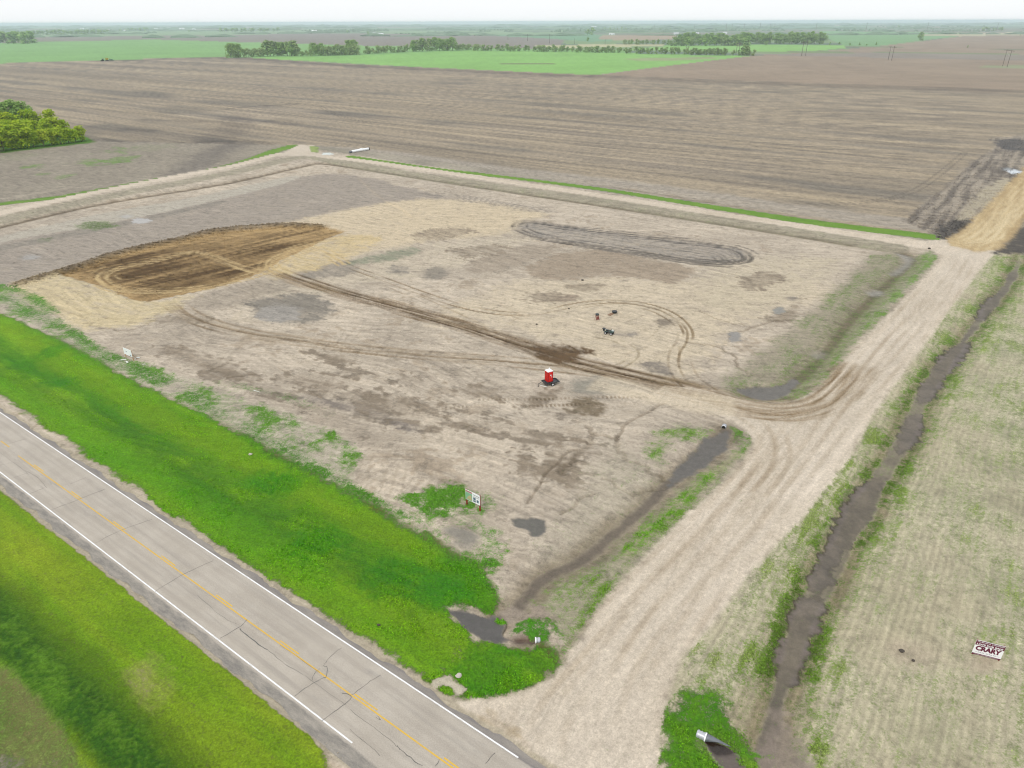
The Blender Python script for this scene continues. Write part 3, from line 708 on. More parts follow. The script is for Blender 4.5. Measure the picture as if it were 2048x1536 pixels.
# upper part of the lot-side ditch with pool at its foot
DU = [(1500, 785), (1545, 785), (1590, 762), (1650, 705), (1700, 640), (1760, 580), (1815, 530), (1825, 515), (1800, 503), (1700, 487), (1500, 455), (1200, 409), (900, 364), (700, 333), (640, 326), (590, 335), (450, 366), (200, 407), (0, 452), (-300, 520)]
i, lat, s, L = line(DU, 8)
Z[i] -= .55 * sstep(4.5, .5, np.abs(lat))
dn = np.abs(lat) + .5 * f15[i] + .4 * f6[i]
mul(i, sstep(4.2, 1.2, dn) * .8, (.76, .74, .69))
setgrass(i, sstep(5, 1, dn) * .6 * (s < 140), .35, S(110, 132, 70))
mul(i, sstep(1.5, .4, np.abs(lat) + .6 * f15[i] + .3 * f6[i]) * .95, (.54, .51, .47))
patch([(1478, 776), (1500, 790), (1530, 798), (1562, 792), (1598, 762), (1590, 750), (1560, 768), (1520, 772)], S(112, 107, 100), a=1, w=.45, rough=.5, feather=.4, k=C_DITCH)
patch([(1790, 504), (1822, 510), (1828, 520), (1800, 545), (1780, 545), (1810, 522)], S(152, 148, 138), a=.8, w=.4, rough=.5)
ell(1752, 583, 16, 6, S(160, 156, 146), a=.8, w=.4, rough=.6); ell(1640, 705, 16, 7, S(150, 148, 134), a=.6, w=.3, rough=.6)
# puddles on the lot
patch([(1022, 1038), (1062, 1036), (1088, 1040), (1086, 1062), (1068, 1072), (1052, 1058), (1030, 1052)], S(104, 100, 92), a=1, w=.6, rough=.5, feather=.3, k=C_PUDDLE, dz=-.06)
ell(1468, 674, 14, 10, S(140, 134, 126), a=1, w=.7, rough=.8, feather=.4, k=C_PUDDLE); ell(1558, 619, 14, 7, S(140, 136, 126), a=1, w=.6, rough=.8, feather=.4, k=C_PUDDLE)
ell(1585, 598, 9, 4, S(146, 136, 124), a=.9, w=.4, rough=.7)
ell(282, 441, 20, 6, S(176, 170, 164), a=1, w=.75, rough=1.4, feather=.6, k=C_PUDDLE); ell(252, 433, 12, 4, S(176, 170, 160), a=.9, w=.7, rough=1.2, k=C_PUDDLE); ell(60, 515, 18, 4, S(170, 166, 160), a=.8, w=.6, rough=1.5)
i, m, sd = poly([(150, 450), (180, 442), (220, 443), (238, 452), (200, 460), (160, 458)], 2, 1.8); setgrass(i, m, .62 + .4 * f15[i], S(94, 118, 60))
i, m, sd = poly([(70, 478), (110, 474), (100, 484)], 2, 2); setgrass(i, m, .5, S(94, 118, 60))
# pond behind the culvert at the verge
patch([(898, 1220), (930, 1222), (960, 1224), (995, 1232), (1012, 1250), (1010, 1268), (1050, 1280), (1068, 1288), (1040, 1290), (990, 1280), (958, 1274), (930, 1252)], S(92, 88, 84), a=1, w=.6, rough=.6, feather=.35, k=C_PUDDLE, dz=-.25)
patch([(1022, 1276), (1045, 1270), (1068, 1278), (1066, 1290), (1030, 1290)], S(98, 72, 56), a=.9, w=.2, rough=.3)
patch([(1000, 1215), (1040, 1205), (1110, 1225), (1080, 1240), (1020, 1240)], S(160, 146, 130), a=.7, rough=1.0)
i, m, sd = poly([(1015, 1262), (1035, 1245), (1060, 1238), (1090, 1240), (1112, 1255), (1115, 1280), (1090, 1283), (1062, 1272), (1040, 1268), (1022, 1274)], .6, .8)
setgrass(i, m, .9 + .4 * f6[i] + .4 * f15[i], S(82, 144, 34)); Z[i] += .15 * m * (1 + f15[i]); cls[i[m > .5]] = C_GRASS
ell(1000, 1239, 10, 6, S(100, 110, 50), a=.9, gr=1.1, gc=S(100, 160, 30), rough=.3, feather=.3)

# ================================================================== gravel roads
GW = [(866, 1393), (905, 1403), (960, 1402), (1010, 1394), (1060, 1380), (1105, 1356), (1135, 1322), (1165, 1275), (1200, 1215), (1300, 1105), (1400, 1010), (1480, 935), (1508, 895), (1506, 872), (1478, 850), (1430, 826), (1380, 812), (1300, 800),
      (1330, 770), (1400, 776), (1440, 786), (1480, 797), (1540, 806), (1600, 804), (1645, 774), (1705, 708), (1785, 622), (1842, 562), (1878, 525), (1884, 511), (1862, 499), (1780, 486), (1900, 478), (1960, 492), (2000, 498), (1985, 510), (1955, 545), (1905, 610), (1810, 742),
      (1745, 830), (1700, 912), (1605, 1032), (1502, 1142), (1422, 1250), (1362, 1312), (1338, 1372), (1322, 1440), (1314, 1536), (1330, 1700), (1150, 1640), (1030, 1536), (940, 1450)]
def gravel(i, m, ruts=None):
    g = mixc(S(204, 190, 170), S(222, 208, 189), .5 + .7 * f25[i] + .4 * f6[i] + .4 * (sV[i] if ruts is None else ruts))
    paint(i, m, g * (1 + .05 * f15[i] + .05 * f05[i])[:, None])
    gra[i] *= 1 - m; wet[i] *= 1 - m
    cls[i[m > .5]] = C_GRAVEL
i, m, sd = poly(GW, .5, .45)
gravel(i, m, sV[i] * 1.2)
Z[i] = Z[i] * (1 - m) + m * .04
mul(i, m * sstep(1.6, .2, np.abs(sd - .8)) * .4, (1.06, 1.05, 1.03))
# back road
i, lat, s, L = line([(-500, 560), (-100, 466), (0, 440), (200, 396), (460, 346), (600, 314), (660, 320), (800, 345), (1000, 374), (1200, 402), (1400, 434), (1600, 464), (1780, 492)], 12)
k = sstep(5.6, 4.2, np.abs(lat) + .7 * f6[i] + .4 * f15[i]) * (cls[i] == C_LOT)
paint(i, k * .8, mixc(S(152, 144, 124), S(178, 168, 148), .5 + f6[i] + 1.0 * sA[i])); setgrass(i, k, .22 + .3 * f6[i], S(122, 136, 84))
BR = [(-500, 520), (-100, 447), (0, 426), (100, 404), (200, 383), (350, 353), (460, 333), (520, 318), (560, 308), (600, 304), (650, 313), (720, 321), (800, 332), (1000, 361), (1200, 391), (1400, 422), (1600, 452), (1780, 480), (1890, 497)]
i, lat, s, L = line(BR, 8)
m = sstep(3.4, 2.7, np.abs(lat) + .12 * f6[i])
gravel(i, m.astype(np.float32), gn(lat / 1.3, s / 60, 9)); mul(i, m, (1.05, 1.04, 1.03)); Z[i] = Z[i] * (1 - m) + .02 * m
i, m, sd = poly([(552, 312), (585, 296), (598, 289), (630, 291), (624, 300), (632, 306), (660, 314), (600, 312)], .6, .5)
gravel(i, m)
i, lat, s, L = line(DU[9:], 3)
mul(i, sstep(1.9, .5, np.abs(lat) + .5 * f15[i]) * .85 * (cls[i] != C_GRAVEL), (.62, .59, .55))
# ruts on the gravel
band(ENT, 4.6, S(150, 130, 100), .40, str_=1.2)
tracks(ENT, 2.0, .26, (.70, .64, .55), .7, n=4, spread=1.45, fade=.16)
tracks([(1300, 775), (1400, 800), (1470, 822), (1530, 830), (1600, 822), (1660, 800)], 1.7, .2, (.74, .68, .6), .8, n=2, spread=1.1)
band([(1180, 762), (1300, 790), (1400, 806), (1480, 815)], 4.0, S(214, 198, 172), .75, str_=.8)
for pts, n_, sp, wd_, a_ in [([(1080, 1536), (1075, 1470), (1110, 1400), (1180, 1310), (1300, 1160), (1440, 1010), (1560, 880)], 2, 2.6, 1.9, .8), ([(1270, 1536), (1262, 1440), (1290, 1340), (1380, 1200), (1520, 1030), (1640, 880), (1760, 740), (1900, 570), (1940, 510)], 2, 2.8, 1.9, .7),
                  ([(1300, 1200), (1460, 1030), (1600, 860), (1740, 700), (1860, 570)], 3, 2.6, 1.8, .55), ([(1480, 820), (1525, 850), (1548, 890), (1540, 935), (1500, 990)], 2, 2.0, 1.9, 1.0), ([(960, 1420), (1010, 1440), (1050, 1470), (1075, 1500)], 1, 1, 1.5, .9)]:
    tracks(pts, wd_, .42, (.87, .85, .82), a_, n=n_, spread=sp, dz=.03)
tracks([(1560, 1080), (1640, 960), (1720, 850), (1820, 720)], 1.8, .35, (1.08, 1.08, 1.09), .8, n=2, spread=2.4, dz=.02)
tracks([(1130, 1536), (1150, 1470), (1200, 1390), (1290, 1270)], 1.8, .35, (1.06, 1.06, 1.06), .8, n=3, spread=2.2, dz=.02)
tracks(BR[8:], 1.8, .5, (.9, .88, .84), .6, dz=.02)
patch([(950, 1440), (990, 1450), (1020, 1470), (985, 1478), (960, 1462)], S(178, 160, 132), a=.5, feather=1, rough=1)
# green strips outside the back road
for pts, w, am in [([(700, 313), (850, 335), (1000, 353), (1200, 378), (1400, 410), (1600, 441), (1780, 464), (1870, 475)], 2.3, 1.0), ([(-300, 440), (0, 408), (130, 392), (300, 361), (420, 340), (500, 320), (550, 302), (590, 291)], 2.7, .85)]:
    i, lat, s, L = line(pts, 7)
    w2 = w * (1.0 + .5 * sstep(.5, .9, s / L))
    k = sstep(w2 + .5, w2 - .5, np.abs(lat) + .6 * f6[i] + .4 * f15[i]) * (cls[i] != C_GRAVEL)
    setgrass(i, k, am, mixc(S(104, 148, 48), S(122, 158, 60), .5 + f6[i])); cls[i[k > .5]] = C_GRASS
i, m, sd = poly([(618, 292), (638, 293), (636, 306), (622, 304)], 1, .5); setgrass(i, m, .9, S(150, 166, 96))
# scraped pale margin of the ploughed field
i, lat, s, L = line([(660, 298), (760, 306), (900, 326), (1000, 340), (1200, 362), (1400, 390), (1600, 420), (1850, 452)], 16)
scr = fbm(s / 10, lat, 1.1, 4, 500)
k = sstep(10, 5, np.abs(lat) + 3 * f6[i]) * (cls[i] == C_PLOUGH)
paint(i, k * .7, S(178, 168, 154)[None] * (1 + .5 * scr)[:, None])

# ---------------- north-east corner: golden haul road and churned black soil
BK = [(1806, 442), (1850, 405), (1890, 375), (1940, 325), (1985, 300), (1990, 285), (1975, 278), (2048, 270), (2400, 250), (2400, 330), (2048, 345), (1980, 400), (1935, 455), (1892, 480), (1862, 467)]
i, m, sd = poly(BK, 1.2, 1.2)
va = fbm(CU[i] / 1.0, CV[i] / 16, 2.2, 4, 601)
paint(i, m, mixc(S(118, 109, 100), S(172, 160, 143), .48 + 1.5 * va + .5 * f25[i] + .9 * fbm(CU[i] / 5, CV[i], 1.3, 3, 605)) * (1 + .22 * f15[i] + .15 * f6[i])[:, None]); cls[i[m > .5]] = C_LOT
Z[i] += m * (.12 * va + .12 * f15[i])
patch([(1870, 470), (1900, 440), (1945, 442), (1925, 465), (1898, 482)], S(84, 79, 75), a=.7, rough=2.4)
patch([(1960, 385), (2010, 355), (2020, 370), (1960, 420), (1925, 440), (1915, 432)], S(186, 174, 150), a=.7, rough=1.5)
patch([(1990, 285), (2020, 278), (2048, 280), (2060, 300), (2010, 300)], S(96, 92, 90), a=.7, rough=2.5)
patch([(1985, 505), (2020, 480), (2048, 455), (2300, 430), (2300, 512), (2048, 508)], S(92, 86, 80), a=.9, rough=1.5, dz=.1)
HR = [(1890, 484), (1935, 452), (1985, 400), (2048, 335), (2200, 230), (2400, 240), (2200, 330), (2048, 440), (2030, 470), (2000, 500), (1950, 504), (1905, 492)]
i, m, sd = poly(HR, 1.0, 1.0)
hv = fbm(CU[i], CV[i] / 30, 2.4, 4, 611)
paint(i, m, mixc(S(176, 150, 108), S(214, 190, 146), .45 + 1.0 * hv + .5 * f6[i] + .5 * f15[i])); gra[i] *= 1 - m; cls[i[m > .5]] = C_TRACK
for pts in [[(1905, 488), (1950, 470), (1990, 430), (2048, 372), (2150, 290)], [(1925, 492), (1975, 470), (2010, 430), (2048, 395), (2150, 310)], [(1950, 498), (1985, 480), (2000, 455), (2048, 410)], [(1880, 486), (1940, 486), (1990, 470), (2060, 390)]]:
    tracks(pts, 1.9, .45, a=.9, n=2, spread=1.8, dz=.03, pc=S(226, 206, 166))
    tracks(pts, 2.7, .2, (.74, .68, .58), .8, dz=.03)
ell(2028, 343, 14, 4, S(200, 206, 210), a=1, w=1.0, rough=.8, feather=.4, k=C_PUDDLE, sm=3)
ell(2015, 338, 10, 3, S(120, 124, 126), a=.8, w=.9, rough=.8, k=C_PUDDLE)
ell(655, 308, 12, 2.4, S(214, 222, 214), a=1, w=.9, rough=.3, feather=.3, k=C_PUDDLE)
i, m, sd = poly([(640, 296), (740, 300), (760, 312), (700, 312), (640, 304)], 1, 1.2); mul(i, m * .5 * (cls[i] != C_PUDDLE), (.8, .8, .8)); Z[i] += m * .3 * f15[i]
i, lat, s, L = line([(700, 306), (660, 298), (640, 299)], 3); setgrass(i, sstep(2, .5, np.abs(lat)), .3, S(110, 128, 70))

# ================================================================== highway bed
c0 = np.array(at(40, 912)); c1 = np.array(at(905, 1532))
hd = (c1 - c0) / np.linalg.norm(c1 - c0); hn = np.array([-hd[1], hd[0]])
HS = (X - c0[0]) * hd[0] + (Y - c0[1]) * hd[1]; HT = (X - c0[0]) * hn[0] + (Y - c0[1]) * hn[1]
E_FAR, E_NEAR = 4.65, -4.95
def hst(px, py):
    g = np.array(at(px, py)) - c0
    return float(g @ hd), float(g @ hn)
# ditch either side of the highway
Z -= (.9 * sstep(6.5, 0, np.abs(HT - 17.5)) * sstep(74, 60, HS) * (RD < 600)).astype(np.float32)
Z -= (.9 * sstep(7.0, 0, np.abs(HT + 22)) * (RD < 600)).astype(np.float32)
i = np.nonzero((HT > E_NEAR - 1.6) & (HT < E_FAR + 1.6) & (RD < 600))[0]
lip = np.maximum(sstep(E_FAR + .75, E_FAR + .3, HT[i] + .3 * f15[i] + .2 * f6[i]) * (HT[i] > 0), sstep(E_NEAR - .65, E_NEAR - .3, HT[i] + .3 * f15[i] + .2 * f6[i]) * (HT[i] < 0))
lip = np.clip(lip, 0, 1)
paint(i, lip, S(186, 174, 152)); gra[i] *= 1 - lip
inr = sstep(E_FAR + .5, E_FAR + .1, HT[i]) * sstep(E_NEAR - .5, E_NEAR - .1, HT[i])
Z[i] = Z[i] * (1 - inr) - .06 * inr
i = np.nonzero((HT > E_NEAR + .2) & (HT < E_FAR - .2) & (RD < 600))[0]
Z[i] = -.10
# micro relief over bare soil
Z += (.05 * f15 + .03 * f05 + .05 * f6) * (cls != C_GRAVEL) * (np.abs(HT) > 6.5) * NEAR
Z[(cls == C_PUDDLE)] = Z[(cls == C_PUDDLE)] * .3 - .05
Z *= (RD < 900)

# ================================================================== materials
def new_mat(name):
    m = bpy.data.materials.new(name); m.use_nodes = True
    n = m.node_tree.nodes; b = n['Principled BSDF']
    return m, n, m.node_tree.links, b

def simple(name, rgb, rough=.7, metal=0.0, var=.12, scale=4.0, bump=0.0):
    m, n, l, b = new_mat(name)
    tc = n.new('ShaderNodeTexCoord'); no = n.new('ShaderNodeTexNoise')
    no.inputs['Scale'].default_value = scale; no.inputs['Detail'].default_value = 5
    l.new(tc.outputs['Object'], no.inputs['Vector'])
    mr = n.new('ShaderNodeMapRange'); mr.inputs['To Min'].default_value = 1 - var; mr.inputs['To Max'].default_value = 1 + var
    l.new(no.outputs['Fac'], mr.inputs['Value'])
    mu = n.new('ShaderNodeVectorMath'); mu.operation = 'SCALE'; mu.inputs[0].default_value = rgb
    l.new(mr.outputs[0], mu.inputs['Scale']); l.new(mu.outputs[0], b.inputs['Base Color'])
    b.inputs['Roughness'].default_value = rough; b.inputs['Metallic'].default_value = metal
    if bump:
        bp = n.new('ShaderNodeBump'); bp.inputs['Strength'].default_value = bump; bp.inputs['Distance'].default_value = .02
        l.new(no.outputs['Fac'], bp.inputs['Height']); l.new(bp.outputs[0], b.inputs['Normal'])
    return m

def terrain_mat(name, bump=.5, water=False, stones=0.0, streak=1.0, dirs='U', mott=1.0, fleck=.42):
    m, n, l, b = new_mat(name)
    a1 = n.new('ShaderNodeAttribute'); a1.attribute_name = 'soil'
    a2 = n.new('ShaderNodeAttribute'); a2.attribute_name = 'sward'
    geo = n.new('ShaderNodeTexCoord')
    def noise(s, d=3, r=.6):
        t = n.new('ShaderNodeTexNoise'); t.inputs['Scale'].default_value = s; t.inputs['Detail'].default_value = d; t.inputs['Roughness'].default_value = r
        l.new(geo.outputs['Object'], t.inputs['Vector']); return t
    def math_(op, a, b_=None, clamp=False):
        t = n.new('ShaderNodeMath'); t.operation = op; t.use_clamp = clamp
        for q, v in enumerate([a, b_]):
            if v is None: continue
            if isinstance(v, (int, float)): t.inputs[q].default_value = v
            else: l.new(v, t.inputs[q])
        return t.outputs[0]
    n_f = noise(1.6, 6, .75); n_g = noise(1.3, 4, .65); n_c = noise(4.5, 6, .8)
    # grass cover: threshold the amount against clumpy noise
    n_h = noise(4.5, 4, .75); n_s = noise(1.9, 6, .8)
    g = math_('ADD', a2.outputs['Alpha'], math_('ADD', math_('MULTIPLY', math_('SUBTRACT', n_g.outputs['Fac'], .5), 1.1), math_('MULTIPLY', math_('SUBTRACT', n_h.outputs['Fac'], .5), 1.7)))
    mr = n.new('ShaderNodeMapRange'); mr.interpolation_type = 'SMOOTHSTEP'
    mr.inputs['From Min'].default_value = .22; mr.inputs['From Max'].default_value = .82
    l.new(g, mr.inputs['Value'])
    sc1 = n.new('ShaderNodeVectorMath'); sc1.operation = 'SCALE'
    v1 = n.new('ShaderNodeMapRange'); v1.inputs['From Min'].default_value = .25; v1.inputs['From Max'].default_value = .75
    v1.inputs['To Min'].default_value = .76; v1.inputs['To Max'].default_value = 1.22
    l.new(n_f.outputs['Fac'], v1.inputs['Value']); l.new(a1.outputs['Color'], sc1.inputs[0]); l.new(v1.outputs[0], sc1.inputs['Scale'])
    sc2 = n.new('ShaderNodeVectorMath'); sc2.operation = 'SCALE'
    v2 = n.new('ShaderNodeMapRange'); v2.inputs['From Min'].default_value = .3; v2.inputs['From Max'].default_value = .7
    v2.inputs['To Min'].default_value = .50; v2.inputs['To Max'].default_value = 1.5
    l.new(n_c.outputs['Fac'], v2.inputs['Value']); l.new(a2.outputs['Color'], sc2.inputs[0]); l.new(v2.outputs[0], sc2.inputs['Scale'])
    mix = n.new('ShaderNodeMix'); mix.data_type = 'RGBA'
    l.new(mr.outputs[0], mix.inputs['Factor']); l.new(sc1.outputs[0], mix.inputs['A']); l.new(sc2.outputs[0], mix.inputs['B'])
    last = mix.outputs['Result']
    sm_ = n.new('ShaderNodeMapRange'); sm_.interpolation_type = 'SMOOTHSTEP'; sm_.inputs['From Min'].default_value = .56; sm_.inputs['From Max'].default_value = .72; sm_.inputs['To Max'].default_value = fleck
    l.new(n_s.outputs['Fac'], sm_.inputs['Value'])
    mxs = n.new('ShaderNodeMix'); mxs.data_type = 'RGBA'; mxs.inputs['B'].default_value = (*[float(q_) for q_ in S(168, 162, 96)], 1)
    l.new(math_('MULTIPLY', sm_.outputs[0], mr.outputs[0]), mxs.inputs['Factor']); l.new(last, mxs.inputs['A']); last = mxs.outputs['Result']
    def strk_(rot_, stc, scl):
        mp = n.new('ShaderNodeMapping'); mp.vector_type = 'TEXTURE'; mp.inputs['Rotation'].default_value = (0, 0, rot_); mp.inputs['Scale'].default_value = (stc, 1, 1)
        wz = n.new('ShaderNodeTexNoise'); wz.inputs['Scale'].default_value = .03; wz.inputs['Detail'].default_value = 2; l.new(geo.outputs['Object'], wz.inputs['Vector'])
        wv_ = n.new('ShaderNodeVectorMath'); wv_.operation = 'MULTIPLY_ADD'; wv_.inputs[1].default_value = (14, 14, 0); l.new(wz.outputs['Color'], wv_.inputs[0]); l.new(geo.outputs['Object'], wv_.inputs[2])
        l.new(wv_.outputs[0], mp.inputs['Vector'])
        t_ = n.new('ShaderNodeTexNoise'); t_.inputs['Scale'].default_value = scl; t_.inputs['Detail'].default_value = 6; t_.inputs['Roughness'].default_value = .72
        l.new(mp.outputs[0], t_.inputs['Vector']); return t_.outputs['Fac']
    zt = noise(.028, 3); zr_ = n.new('ShaderNodeMapRange'); zr_.inputs['From Min'].default_value = .46; zr_.inputs['From Max'].default_value = .54; l.new(zt.outputs['Fac'], zr_.inputs['Value'])
    if dirs == 'V': fA, fB = strk_(UA + math.pi / 2, 14, 1.2), strk_(UA + math.pi / 2 + .05, 8, 2.0)
    else: fA, fB = strk_(UA, 12, .9), strk_(UA + .42, 9, 1.1)
    fm = n.new('ShaderNodeMix'); l.new(zr_.outputs[0], fm.inputs['Factor']); l.new(fA, fm.inputs['A']); l.new(fB, fm.inputs['B'])
    q1 = n.new('ShaderNodeMapRange'); q1.inputs['From Min'].default_value = .34; q1.inputs['From Max'].default_value = .66; q1.inputs['To Min'].default_value = 1 - .15 * streak; q1.inputs['To Max'].default_value = 1 + .12 * streak
    l.new(fm.outputs[0], q1.inputs['Value'])
    s4 = n.new('ShaderNodeVectorMath'); s4.operation = 'SCALE'; l.new(last, s4.inputs[0]); l.new(q1.outputs[0], s4.inputs['Scale']); last = s4.outputs[0]
    lt1 = noise(.65, 7, .8); q3 = n.new('ShaderNodeMapRange'); q3.interpolation_type = 'SMOOTHSTEP'; q3.inputs['From Min'].default_value = .38; q3.inputs['From Max'].default_value = .47; q3.inputs['To Min'].default_value = 1 + .13 * mott; q3.inputs['To Max'].default_value = 1
    l.new(lt1.outputs['Fac'], q3.inputs['Value'])
    s7 = n.new('ShaderNodeVectorMath'); s7.operation = 'SCALE'; l.new(last, s7.inputs[0]); l.new(q3.outputs[0], s7.inputs['Scale']); last = s7.outputs[0]
    # ragged darker damp mottling
    mm1 = noise(.42, 7, .78); q2 = n.new('ShaderNodeMapRange'); q2.interpolation_type = 'SMOOTHSTEP'; q2.inputs['From Min'].default_value = .51; q2.inputs['From Max'].default_value = .61; q2.inputs['To Min'].default_value = 1; q2.inputs['To Max'].default_value = 1 - .26 * mott
    l.new(mm1.outputs['Fac'], q2.inputs['Value'])
    s5 = n.new('ShaderNodeVectorMath'); s5.operation = 'SCALE'; l.new(last, s5.inputs[0]); l.new(q2.outputs[0], s5.inputs['Scale']); last = s5.outputs[0]
    gr_ = noise(7.0, 3, .8); gm_ = n.new('ShaderNodeMapRange'); gm_.inputs['From Min'].default_value = .3; gm_.inputs['From Max'].default_value = .7; gm_.inputs['To Min'].default_value = .86; gm_.inputs['To Max'].default_value = 1.14
    l.new(gr_.outputs['Fac'], gm_.inputs['Value'])
    s6 = n.new('ShaderNodeVectorMath'); s6.operation = 'SCALE'; l.new(last, s6.inputs[0]); l.new(gm_.outputs[0], s6.inputs['Scale']); last = s6.outputs[0]
    if stones:
        vo = n.new('ShaderNodeTexVoronoi'); vo.inputs['Scale'].default_value = 7.0
        l.new(geo.outputs['Object'], vo.inputs['Vector'])
        vm = n.new('ShaderNodeMapRange'); vm.inputs['To Min'].default_value = 1 - stones; vm.inputs['To Max'].default_value = 1 + stones
        sep = n.new('ShaderNodeSeparateColor'); l.new(vo.outputs['Color'], sep.inputs[0]); l.new(sep.outputs[0], vm.inputs['Value'])
        s3 = n.new('ShaderNodeVectorMath'); s3.operation = 'SCALE'; l.new(last, s3.inputs[0]); l.new(vm.outputs[0], s3.inputs['Scale']); last = s3.outputs[0]
    l.new(last, b.inputs['Base Color'])
    rr = math_('SUBTRACT', .95, math_('MULTIPLY', a1.outputs['Alpha'], .80))
    l.new(rr, b.inputs['Roughness'])
    b.inputs['Specular IOR Level'].default_value = .25 if not water else .5
    bp = n.new('ShaderNodeBump'); bp.inputs['Distance'].default_value = .12
    hh_ = math_('ADD', math_('MULTIPLY', n_f.outputs['Fac'], .6), math_('MULTIPLY', n_c.outputs['Fac'], math_('MULTIPLY', mr.outputs[0], 1.4)))
    l.new(hh_, bp.inputs['Height'])
    l.new(math_('MULTIPLY', math_('SUBTRACT', 1.0, a1.outputs['Alpha'], True), bump), bp.inputs['Strength'])
    l.new(bp.outputs[0], b.inputs['Normal'])
    return m

M_SOIL = terrain_mat('bare soil and sward', .5, streak=1.4, mott=.95)
M_GRAV = terrain_mat('gravel', .3, stones=.08, streak=.75, dirs='V', mott=.12)
M_SWARD = terrain_mat('mown sward', .9, streak=.8, mott=.4, fleck=.26)
M_WET = terrain_mat('wet mud', .25, water=True, streak=.4, mott=.5)

# ------------------------------------------------------------------ mesh building for the terrain
M_EAST = terrain_mat('seeded soil', .5, streak=1.1, dirs='V', mott=.7)
names = {C_LOT: 'dirt_ground', C_GRAVEL: 'gravel_road', C_GRASS: 'grass_verge', C_PLOUGH: 'ploughed_field', C_CROP: 'crop_field', C_DITCH: 'muddy_ditch', C_PIT: 'excavated_ground',
         C_PLAIN: 'far_plain', C_PUDDLE: 'puddle_water', C_EAST: 'seeded_ground', C_TRACK: 'haul_track'}
mats = {C_EAST: M_EAST, C_GRASS: M_SWARD, C_CROP: M_SWARD, C_GRAVEL: M_GRAV, C_TRACK: M_GRAV, C_DITCH: M_WET, C_PUDDLE: M_WET}
col = np.clip(col, .005, .9); gcol = np.clip(gcol, .004, .6); gra = np.clip(gra, 0, 1.3)
vi = np.arange(N).reshape(NR, NA)
q = np.stack([vi[:-1, :-1], vi[:-1, 1:], vi[1:, 1:], vi[1:, :-1]], -1).reshape(-1, 4)[:, ::-1]
qc = cls[q[:, 0]]
def grid_mesh(name, faces, verts, mat, attrs, smoothf=True):
    me = bpy.data.meshes.new(name)
    me.vertices.add(len(verts)); me.vertices.foreach_set('co', verts.astype(np.float32).ravel())
    nf = len(faces)
    me.loops.add(nf * 4); me.loops.foreach_set('vertex_index', faces.astype(np.int32).ravel())
    me.polygons.add(nf); me.polygons.foreach_set('loop_start', np.arange(0, nf * 4, 4, dtype=np.int32)); 
    me.update(calc_edges=True)
    for an, ar in attrs.items():
        a = me.attributes.new(an, 'FLOAT_COLOR', 'POINT'); a.data.foreach_set('color', ar.astype(np.float32).ravel())
    if smoothf: me.polygons.foreach_set('use_smooth', np.ones(nf, bool))
    me.materials.append(mat)
    me.validate()
    o = bpy.data.objects.new(name, me); COL.objects.link(o)
    o['kind'] = 'structure'
    return o
VV = np.stack([X, Y, Z], -1)
A1 = np.concatenate([col, wet[:, None]], 1); A2 = np.concatenate([gcol, gra[:, None]], 1)
for c_, nm in names.items():
    f = q[qc == c_]
    if not len(f): continue
    u, inv = np.unique(f, return_inverse=True)
    grid_mesh(nm, inv.reshape(-1, 4), VV[u], mats.get(c_, M_SOIL), {'soil': A1[u], 'sward': A2[u]})
# the rest of the plain, round and behind the camera (never in view, but the ground goes on)
r2 = np.array([0.5, 8, 16, rad[0], 60, 120, 300, 800, 3000, 26000.0])
ang = np.linspace(A_HALF - .002, 2 * math.pi - A_HALF + .002, 40)
R2, A2_ = np.meshgrid(r2, ang, indexing='ij')
v2 = np.stack([R2 * np.sin(A2_), R2 * np.cos(A2_), R2 * 0 - .12], -1).reshape(-1, 3)
k2 = np.arange(v2.shape[0]).reshape(len(r2), len(ang))
q2 = np.stack([k2[:-1, :-1], k2[:-1, 1:], k2[1:, 1:], k2[1:, :-1]], -1).reshape(-1, 4)[:, ::-1]
c2 = np.tile(np.append(S(120, 140, 70), .0), (len(v2), 1)); g2 = np.tile(np.append(S(110, 145, 50), .8), (len(v2), 1))
grid_mesh('surrounding_ground', q2, v2, M_SOIL, {'soil': c2, 'sward': g2})
ang = np.linspace(-A_HALF - .01, A_HALF + .01, 16); r3 = np.array([.5, 10, rad[0] + .2])
R2, A2_ = np.meshgrid(r3, ang, indexing='ij')
v2 = np.stack([R2 * np.sin(A2_), R2 * np.cos(A2_), R2 * 0 - .16], -1).reshape(-1, 3)
k2 = np.arange(v2.shape[0]).reshape(len(r3), len(ang))
q2 = np.stack([k2[:-1, :-1], k2[:-1, 1:], k2[1:, 1:], k2[1:, :-1]], -1).reshape(-1, 4)[:, ::-1]
c2 = np.tile(np.append(S(120, 140, 70), .0), (len(v2), 1)); g2 = np.tile(np.append(S(110, 145, 50), .8), (len(v2), 1))
grid_mesh('surrounding_ground', q2, v2, M_SOIL, {'soil': c2, 'sward': g2})

